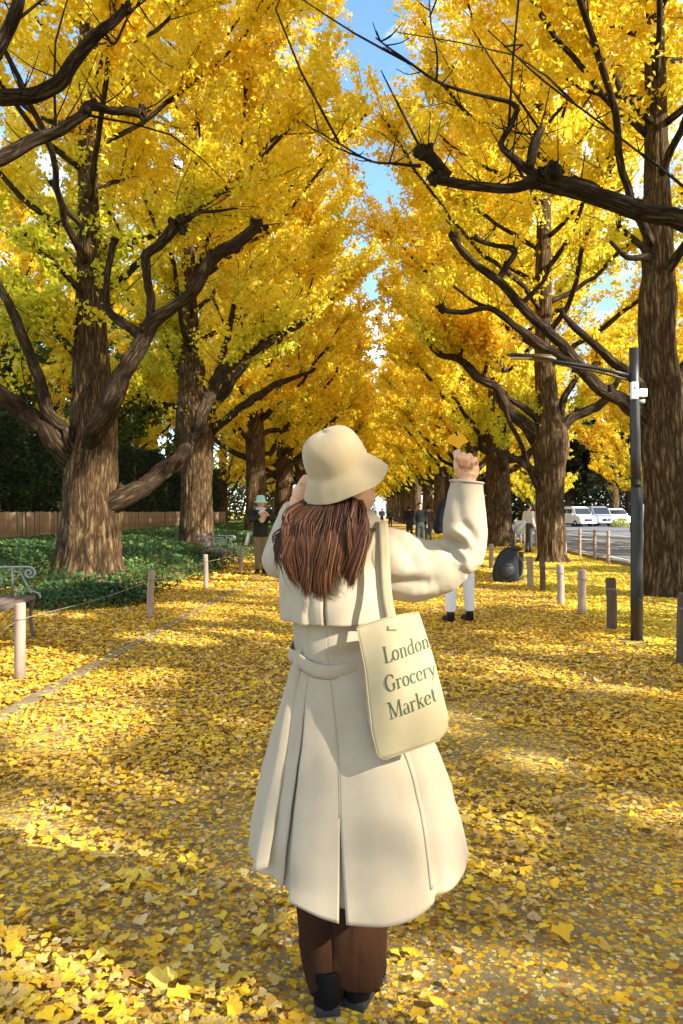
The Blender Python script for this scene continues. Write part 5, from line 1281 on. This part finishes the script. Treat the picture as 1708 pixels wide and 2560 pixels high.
# --- belt
g = Geo(); ph = np.linspace(-176, 176, 120); rows = []
for dz in np.linspace(-.5, .5, 5):
    row = []
    for p_ in ph:
        base_v = .345; q = coat_pt(p_, base_v, .012 + .004 * (1 - 4 * dz * dz)); q[2] = zof(1618) - .048 * (.5 + .5 * math.cos(math.radians(p_ - 22))) ** 1.2 + dz * .040 + .004 * math.sin(math.radians(p_) * 5); row.append(q)
    rows.append(row)
g.grid(np.array(rows), flip=True); g.obj('belt', M['coat'], coat, solid=.004)
g = Geo(); pts = [(738, 1606, 2.02), (733, 1660, 1.99), (728, 1760, 1.955), (722, 1880, 1.92), (716, 2000, 1.885), (711, 2070, 1.865), (708, 2140, 1.85)]
L_ = coat_pt(np.linspace(-56, -50, 7), np.linspace(.36, .94, 7), .009) + np.array([(0, 0, 0)] * 4 + [(-.004, -.002, 0), (-.010, -.006, 0), (-.016, -.012, 0)]); wds = np.array([.012, .015, .017, .018, .019, .020, .020]); L2, w2 = resample(L_, wds, 5)
P = np.stack([np.stack([L2[:, 0] + w2 * s, L2[:, 1] + .004 * abs(s), L2[:, 2] + .006 * s], 1) for s in (-1, -.5, 0, .5, 1)], 0)
g.grid(P, flip=True); g.obj('belt_tail', M['coat'], coat, solid=.0035)
g = Geo(); v = np.linspace(.56, .955, 30); rows = []
for s in (-1, -.4, .2, 1): rows.append(coat_pt(40 - 4 * (v - .56) + s * 3.0, v, .0045 + .0015 * (1 - s * s)))
g.grid(np.array(rows)); g.obj('belt_tail', M['coat'], coat, solid=.0035)

# --- hat
hatc = W(866, 1209, 2.09); X1 = np.cross(AX, V(0, 1, 0)); X1 /= np.linalg.norm(X1); Y1 = np.cross(AX, X1)
prof = [(.001, .164), (.032, .162), (.056, .154), (.074, .138), (.084, .115), (.088, .09), (.089, .07), (.090, .058), (.094, .050), (.105, .038), (.116, .020), (.127, .0), (.129, -.003), (.125, -.002), (.110, .018), (.088, .048), (.080, .062)]
g = Geo(); P = []
for rr0, h_ in prof:
    row = []
    for t in np.linspace(0, 2 * math.pi, 56, endpoint=False):
        rr1 = rr0 * (1 + .012 * math.sin(3 * t + 1) + .010 * math.sin(5 * t) * (rr0 > .07)); hh_ = h_ + (.006 * math.sin(2 * t + .8) + .003 * math.sin(5 * t)) * (rr0 > .09) - (.004 * math.sin(t * 2 + h_ * 30)) * (rr0 < .085)
        row.append(hatc + X1 * rr1 * math.cos(t) + Y1 * rr1 * math.sin(t) + AX * hh_)
    P.append(row)
P = np.array(P); P += ((fbm(P.reshape(-1, 3), 15, 3) - .5) * .018).reshape(P.shape[0], P.shape[1], 1) * np.array((0, -1, .3))
g.grid(P, closed=True); hat = g.obj('bucket_hat', M['hat'], None, subsurf=1); own(hat)
# --- hair: long loose locks
nl = 2100; rg = random.Random(3); g = Geo(); tints = []
NLK = 11; lk = [dict(c=(q + .5) / NLK + rg.uniform(-.02, .02), ph=rg.uniform(0, 6.28), A=rg.uniform(7, 15), ye=rg.uniform(-28, 14), dy=rg.uniform(0, .022)) for q in range(NLK)]
for k in range(nl):
    u = rg.random(); Lq = lk[min(NLK - 1, int(u * NLK))]; dl = rg.random(); uc = Lq['c']
    def hx(uu, t):      # outline of the fall of hair, t 0 top .. 1 tips
        l = np.interp(t, (0, .25, .5, .75, 1), (762, 722, 702, 702, 728)); r_ = np.interp(t, (0, .25, .5, .75, 1), (902, 912, 912, 908, 888)); return l + (r_ - l) * uu
    tip = 1448 + 38 * math.sin(math.pi * min(1, uc * 1.05 + .12)) + Lq['ye'] + rg.gauss(0, 9) - 40 * (uc < .10)
    if rg.random() < .2: tip -= rg.uniform(15, 90)
    so_ = rg.gauss(0, 6.5) * (1 if k % 3 else 1.5)
    y0 = 1248 + 8 * math.sin(u * 6) - 12 * max(0, u - .6) * 2; pts = []
    for j in range(8):
        t = j / 7; m_ = (.42 if k % 3 else .06) * t ** 1.3; uu = u * (1 - m_) + uc * m_
        x = hx(uu, t) + Lq['A'] * math.sin(Lq['ph'] + 6.2 * t) * t ** .8 + so_ * t
        Yq = (2.01 + .08 * (abs(u - .5) * 2) ** 2) * (1 - min(1, t * 3)) + (1.966 - Lq['dy'] * math.sin(math.pi * t) - .014 * dl + .006 * math.cos(Lq['ph'] + 5 * t)) * min(1, t * 3)
        pts.append(W(x, y0 + (tip - y0) * t, Yq))
    r0 = rg.uniform(.0011, .0024); n0 = g.n
    g.tube(pts, (r0, r0 * 1.2, r0 * 1.2, r0 * 1.1, r0, r0 * .8, r0 * .5, r0 * .12), seg=4, sub=3, cap=False)
    b_ = rg.random(); base_c = np.array((.022, .009, .005)) * (1 - b_) + np.array((.125, .046, .019)) * b_
    if rg.random() < .08: base_c = np.array((.20, .09, .04))
    m_ = g.n - n0; rows_ = np.linspace(0, 1, m_)[:, None]; tints.append(base_c * (.7 + .7 * rows_))
# side wisps on the left
for k in range(60):
    x0 = rg.uniform(735, 760); y0 = rg.uniform(1270, 1300); xe = rg.uniform(684, 712); ye = rg.uniform(1350, 1430); n0 = g.n
    g.tube([W(x0, y0, 2.02), W(x0 - 25 + rg.gauss(0, 4), y0 + 40, 1.99), W(xe + rg.gauss(0, 5), (y0 + ye) / 2 + 20, 1.98), W(xe + rg.uniform(-6, 16), ye, 1.985)], (.003, .003, .002, .0005), seg=4, sub=4, cap=False)
    tints.append(np.array((.075, .03, .014)) * np.ones((g.n - n0, 1)))
hr = g.obj('hair', M['hairm'], None)
at = hr.data.attributes.new('tint', 'FLOAT_COLOR', 'POINT'); tt = np.concatenate(tints); cc = np.ones((len(tt), 4), dtype=np.float32); cc[:, :3] = tt; at.data.foreach_set('color', cc.ravel())
own(hr)
g = Geo(); g.ball(W(921, 1262, 2.12), (.008, .008, .011), 10, 8); o = g.obj('earring', mat('pearl', (.8, .78, .72), .25)); own(o)

# --- trousers and boots
def trfold(co, no): return co + no * ((fbm(co * np.array((1, 1, .25)), 22, 4) - .5) * .022)[:, None]
g = Geo()
g.tube([V(xof(850), 2.12, zof(1900)), V(xof(850), 2.12, zof(2150))], (.11, .12), seg=20, sub=2)
g.tube([W(800, 2120, 2.12), W(797, 2260, 2.11), W(797, 2360, 2.07), W(808, 2430, 2.04), W(818, 2474, 2.015)], (.066, .062, .058, .050, .046), seg=24, sub=4)
tr_ = remeshed('trousers', g, .006, M['trouser'], None, 4, trfold); own(tr_)
g = Geo(); g.tube([W(890, 2120, 2.13), W(889, 2260, 2.10), W(888, 2370, 2.07), W(884, 2415, 2.055), W(881, 2452, 2.05)], (.088, .090, .092, .089, .086), seg=40, sub=5, squash=(1, .72), rough=.10, seed=4)
o = remeshed('trouser_leg', g, .005, M['trouser'], None, 3, trfold); own(o)
def boot(px, Yh, toe, rz, name='boot'):
    x = xof(px, Yh); g = Geo()
    g.tube([(0, .0, .035), (0, .06, .04), (0, .12, .034), (.0, .165, .028)], (.036, .038, .037, .022), seg=14, sub=4)
    g.tube([(0, 0, .02), (0, 0, .06), (0, .01, .10)], (.037, .037, .038), seg=14, sub=3)
    gs = Geo(); gs.box((0, .005, .012), (.066, .075, .024)); gs.tube([(0, .03, .008), (0, .10, .006), (0, .17, .008)], (.034, .042, .026), seg=12, sub=3, squash=(1, .3))
    o = remeshed(name, g, .004, M['boot'], None, 3); o.location = (x, Yh, 0); o.rotation_euler = (0, 0, rz)
    s_ = gs.obj('sole', M['rubber'], o, bevel=.004); own(o)
boot(818, 2.008, 0, .12); boot(893, 2.035, 0, -.45)

# --- the ginkgo leaf in her fingers
g = Geo(); n = 17; lc = hp(1148, 1128, .004); vs = [lc + V(0, 0, .006)]
for r_ in (.5, 1.):
    for k in range(n):
        a = math.radians(-70 + 140 * k / (n - 1)); rad = .035 * r_ * (1 - (.10 if k == n // 2 and r_ == 1 else 0) + .02 * math.sin(k * 3.1))
        vs.append(lc + V(-.006 + math.sin(a) * rad * .95, -.004 * r_ * math.sin(a) ** 2, .012 + math.cos(a) * rad * 1.1 - .006 * (abs(k - n // 2) < 1) * (r_ == 1)))
g.add(vs, [(0, k + 2, k + 1) for k in range(n - 1)] + [(k + 1, k + 2, n + k + 2, n + k + 1) for k in range(n - 1)])
lf = g.obj('ginkgo_leaf', leaf_mat('held leaf', .35, [(.90, .52, .02), (.90, .52, .02)]), None, smooth=False, solid=.0006); tag(lf, 'small orange ginkgo leaf pinched in the woman\'s raised fingers', 'leaf')
g = Geo(); g.tube([lc + V(0, 0, .010), lc + V(.003, 0, -.015), lc + V(.010, -.01, -.036)], (.0009, .0009, .0012), seg=5, sub=3); g.obj('stalk', mat('leaf stalk', (.7, .5, .08), .6), lf)

# ------------------------------------------------------------------ tote bag hanging from her right shoulder
tb = empty('tote_bag', tuple(W(1010, 1895, 1.86)), 'cream canvas tote bag with dark green lettering hanging from the woman\'s right shoulder', 'tote bag')
def ownb(o, par=None): o.parent = par or tb; o.location = Vector(o.location) - (tb.location if par is None else Vector((0, 0, 0))); return o
Lk = [(0, 892, 1569), (.32, 913, 1673), (.80, 930, 1832), (.97, 944, 1889), (1, 962, 1899)]
Rk = [(0, 1047, 1531), (.33, 1083, 1640), (.62, 1107, 1735), (.82, 1122, 1795), (.93, 1117, 1828), (1, 1100, 1850)]
def bagpx(s, t):
    l = [np.interp(t, [q[0] for q in Lk], [q[i] for q in Lk]) for i in (1, 2)]; r_ = [np.interp(t, [q[0] for q in Rk], [q[i] for q in Rk]) for i in (1, 2)]
    return l[0] * (1 - s) + r_[0] * s, l[1] * (1 - s) + r_[1] * s + 6 * np.sin(np.pi * s) * (1 - t) ** 3 * -1
def bagY(s, t): return 1.925 - .075 * t - .030 * np.sin(np.pi * np.clip(s, 0, 1)) * np.sin(np.pi * np.clip(t * .9 + .05, 0, 1)) + .03 * s + .003 * np.sin(s * 9 + t * 4)
n, m = 40, 26; s, t = np.meshgrid(np.linspace(0, 1, m), np.linspace(0, 1, n)); px_, py_ = bagpx(s, t); Yf = bagY(s, t)
front = np.stack([(px_ - CX) / F * Yf, Yf, H - (py_ - CY) / F * Yf], -1)
dep = (.012 + .048 * t) ; back = front.copy(); back[..., 1] += dep; back[..., 0] -= .012 * t; back[..., 2] += .018 * t ** 3
g = Geo(); g.grid(front); g.grid(back, flip=True)
def strip(a, b, k=5, inset=0., dir_=(-1, 0, 0)):
    P = np.stack([a * (1 - q) + b * q + np.array(dir_) * inset * math.sin(math.pi * q) for q in np.linspace(0, 1, k)], 0); return P
g.grid(strip(front[:, 0], back[:, 0], inset=-.010), flip=False); g.grid(strip(front[:, -1], back[:, -1]), flip=True); g.grid(strip(front[-1], back[-1]), flip=False)
bag = g.obj('bag_body', M['canvas'], None, solid=.0014); ownb(bag)
# stitched hem along the mouth and edge seam
g = Geo(); P = np.stack([front[2] + V(0, -.0016, 0), front[2] + V(0, -.0022, -.001)], 0); g.tube(list(front[0] + V(0, -.001, 0)), [.0018] * m, seg=5, sub=1); g.tube(list(front[:, 0] + V(0, -.001, 0)), [.0016] * n, seg=5, sub=1); g.tube(list(front[-1] + V(0, -.001, 0)), [.0016] * m, seg=5, sub=1); g.obj('edge_seam', M['canvas'], bag)
def strap(pts, w, name='strap'):
    Lp, _ = resample(np.array([W(*q) for q in pts]), [w] * len(pts), 6); T = np.gradient(Lp, axis=0); T /= np.linalg.norm(T, axis=1)[:, None]
    S = np.cross(T, V(0, -1, .15)); S /= np.linalg.norm(S, axis=1)[:, None]
    g = Geo(); g.grid(np.stack([Lp + S * w / 2 * q for q in (-1, -.33, .33, 1)], 0)); o = g.obj(name, M['canvas'], None, solid=.0022); ownb(o); return o
strap([(952, 1330, 2.17), (953, 1308, 2.12), (957, 1308, 2.04), (960, 1345, 1.988), (963, 1420, 1.965), (968, 1490, 1.95), (978, 1545, 1.935), (982, 1575, 1.915)], .027)
strap([(948, 1332, 2.19), (948, 1309, 2.12), (951, 1309, 2.05), (951, 1345, 1.995), (950, 1420, 1.972), (955, 1490, 1.96), (962, 1545, 1.945), (964, 1570, 1.94)], .026)

# lettering: broad-nib serif letters, each a flat printed shape
def arc(cx, cy, rx_, ry_, a0, a1, n=14): return [(cx + rx_ * math.cos(math.radians(a0 + (a1 - a0) * k / n)), cy + ry_ * math.sin(math.radians(a0 + (a1 - a0) * k / n))) for k in range(n + 1)]
Xh = .64
def serif(x, y, w=.26): return [('b', x - w / 2, y - .022, x + w / 2, y + .022)]
GL_ = {
 'L': (.62, [('s', [(.16, 0), (.16, 1)])] + serif(.16, .98) + [('t', [(.04, .025), (.52, .025)]), ('s', [(.555, 0), (.575, .20)], .5)]),
 'o': (.60, [('s', arc(.29, .32, .215, .31, 90, 450, 26))]),
 'n': (.66, [('s', [(.16, 0), (.16, .62)])] + serif(.16, .02) + serif(.50, .02) + [('b', .03, .585, .16, .63), ('s', arc(.33, .42, .17, .20, 165, 0, 10) + [(.50, 0)])]),
 'd': (.66, [('s', [(.49, 0), (.49, 1)]), ('b', .36, .955, .50, 1.0), ('b', .49, .0, .63, .045), ('s', arc(.29, .32, .20, .31, 55, 305, 20))]),
 'G': (.78, [('s', arc(.40, .50, .33, .50, 42, 318, 26)), ('s', [(.63, .10), (.63, .42)]), ('b', .48, .40, .76, .445), ('s', [(.645, .72), (.655, .94)], .45)]),
 'r': (.50, [('s', [(.16, 0), (.16, .62)])] + serif(.16, .02, .30) + [('b', .03, .585, .16, .63), ('t', arc(.36, .40, .18, .22, 160, 75, 8)), ('b', .36, .52, .46, .63)]),
 'c': (.54, [('s', arc(.29, .32, .21, .31, 50, 315, 22)), ('b', .39, .47, .48, .57)]),
 'e': (.56, [('s', arc(.29, .32, .21, .31, 8, 318, 24)), ('t', [(.10, .345), (.49, .345)])]),
 'y': (.60, [('s', [(.10, .61), (.32, .04)]), ('t', [(.53, .61), (.27, -.12), (.17, -.26), (.08, -.24)])] + serif(.11, .61, .24) + serif(.51, .61, .20)),
 'M': (.98, [('t', [(.14, 0), (.14, 1)]), ('s', [(.14, 1), (.46, .04)]), ('t', [(.46, .04), (.80, 1)]), ('s', [(.82, 0), (.82, 1)])] + serif(.13, .02) + serif(.82, .02) + serif(.10, .98, .2) + serif(.86, .98, .2)),
 'a': (.56, [('s', [(.42, .06), (.42, .46)]), ('t', arc(.28, .44, .15, .185, 0, 165, 10)), ('s', arc(.25, .17, .165, .165, 75, 320, 16)), ('b', .42, .0, .54, .045)]),
 'k': (.64, [('s', [(.16, 0), (.16, 1)]), ('b', .03, .955, .16, 1.0), ('t', [(.18, .28), (.48, .60)]), ('s', [(.29, .38), (.53, .02)])] + serif(.16, .02) + serif(.50, .02, .24) + serif(.47, .61, .2)),
 't': (.42, [('s', [(.19, .86), (.19, .14), (.25, .03), (.37, .06)]), ('b', .05, .575, .36, .62)]),
}
def glyph_polys(ch):
    out = []
    for st in GL_[ch][1]:
        if st[0] == 'b': x0, y0, x1, y1 = st[1:]; out.append(([(x0, y0), (x1, y0), (x1, y1), (x0, y1)], [(0, 1, 2, 3)])); continue
        pts = np.array(st[1]); thick = .125 * (st[2] if len(st) > 2 else 1) if st[0] == 's' else .045; d = np.gradient(pts, axis=0); d /= np.linalg.norm(d, axis=1)[:, None] + 1e-9
        w = .040 + (thick - .040) * np.abs(d[:, 1]) ** 1.3; nrm = np.stack([-d[:, 1], d[:, 0]], 1)
        a = pts + nrm * w[:, None] / 2; b = pts - nrm * w[:, None] / 2; k = len(pts)
        out.append((list(map(tuple, a)) + list(map(tuple, b)), [(i, i + 1, k + i + 1, k + i) for i in range(k - 1)]))
    return out
def bag_inv(px, py):
    # nearest (s, t) on the bag front for a photo point
    d2 = (pxf - px) ** 2 + (pyf - py) ** 2; i = np.unravel_index(np.argmin(d2), d2.shape); return sf[i], tf[i]
lift = 0
sf, tf = np.meshgrid(np.linspace(0, 1, 130), np.linspace(0, 1, 160)); pxf, pyf = bagpx(sf, tf)
for word, bx, by, ex, ey, cap_h in [('London', 962, 1659, 1076, 1617, 42), ('Grocery', 966, 1731, 1092, 1685, 42), ('Market', 975, 1799, 1094, 1752, 43)]:
    tot = sum(GL_[c][0] for c in word); cur = 0
    ux, uy = (ex - bx), (ey - by)
    for ch in word:
        g = Geo(); adv = GL_[ch][0]
        for pts, fs in glyph_polys(ch):
            vs = []
            for gx, gy in pts:
                q = (cur + gx) / tot; q2 = q ** .93       # letters narrow where the cloth turns away
                X_ = bx + ux * q2 - gy * cap_h * .18; Y_ = by + uy * q2 ** 1.15 - gy * cap_h * (.97 - .12 * q)
                ss, tt_ = bag_inv(X_, Y_); Yq = float(bagY(ss, tt_)); lift += 1
                vs.append(W(X_, Y_, Yq - .0017 - .00002 * (lift % 7)))
            g.add(vs, fs)
        o = g.obj('letter', M['print'], bag, smooth=False, solid=.0003); cur += adv
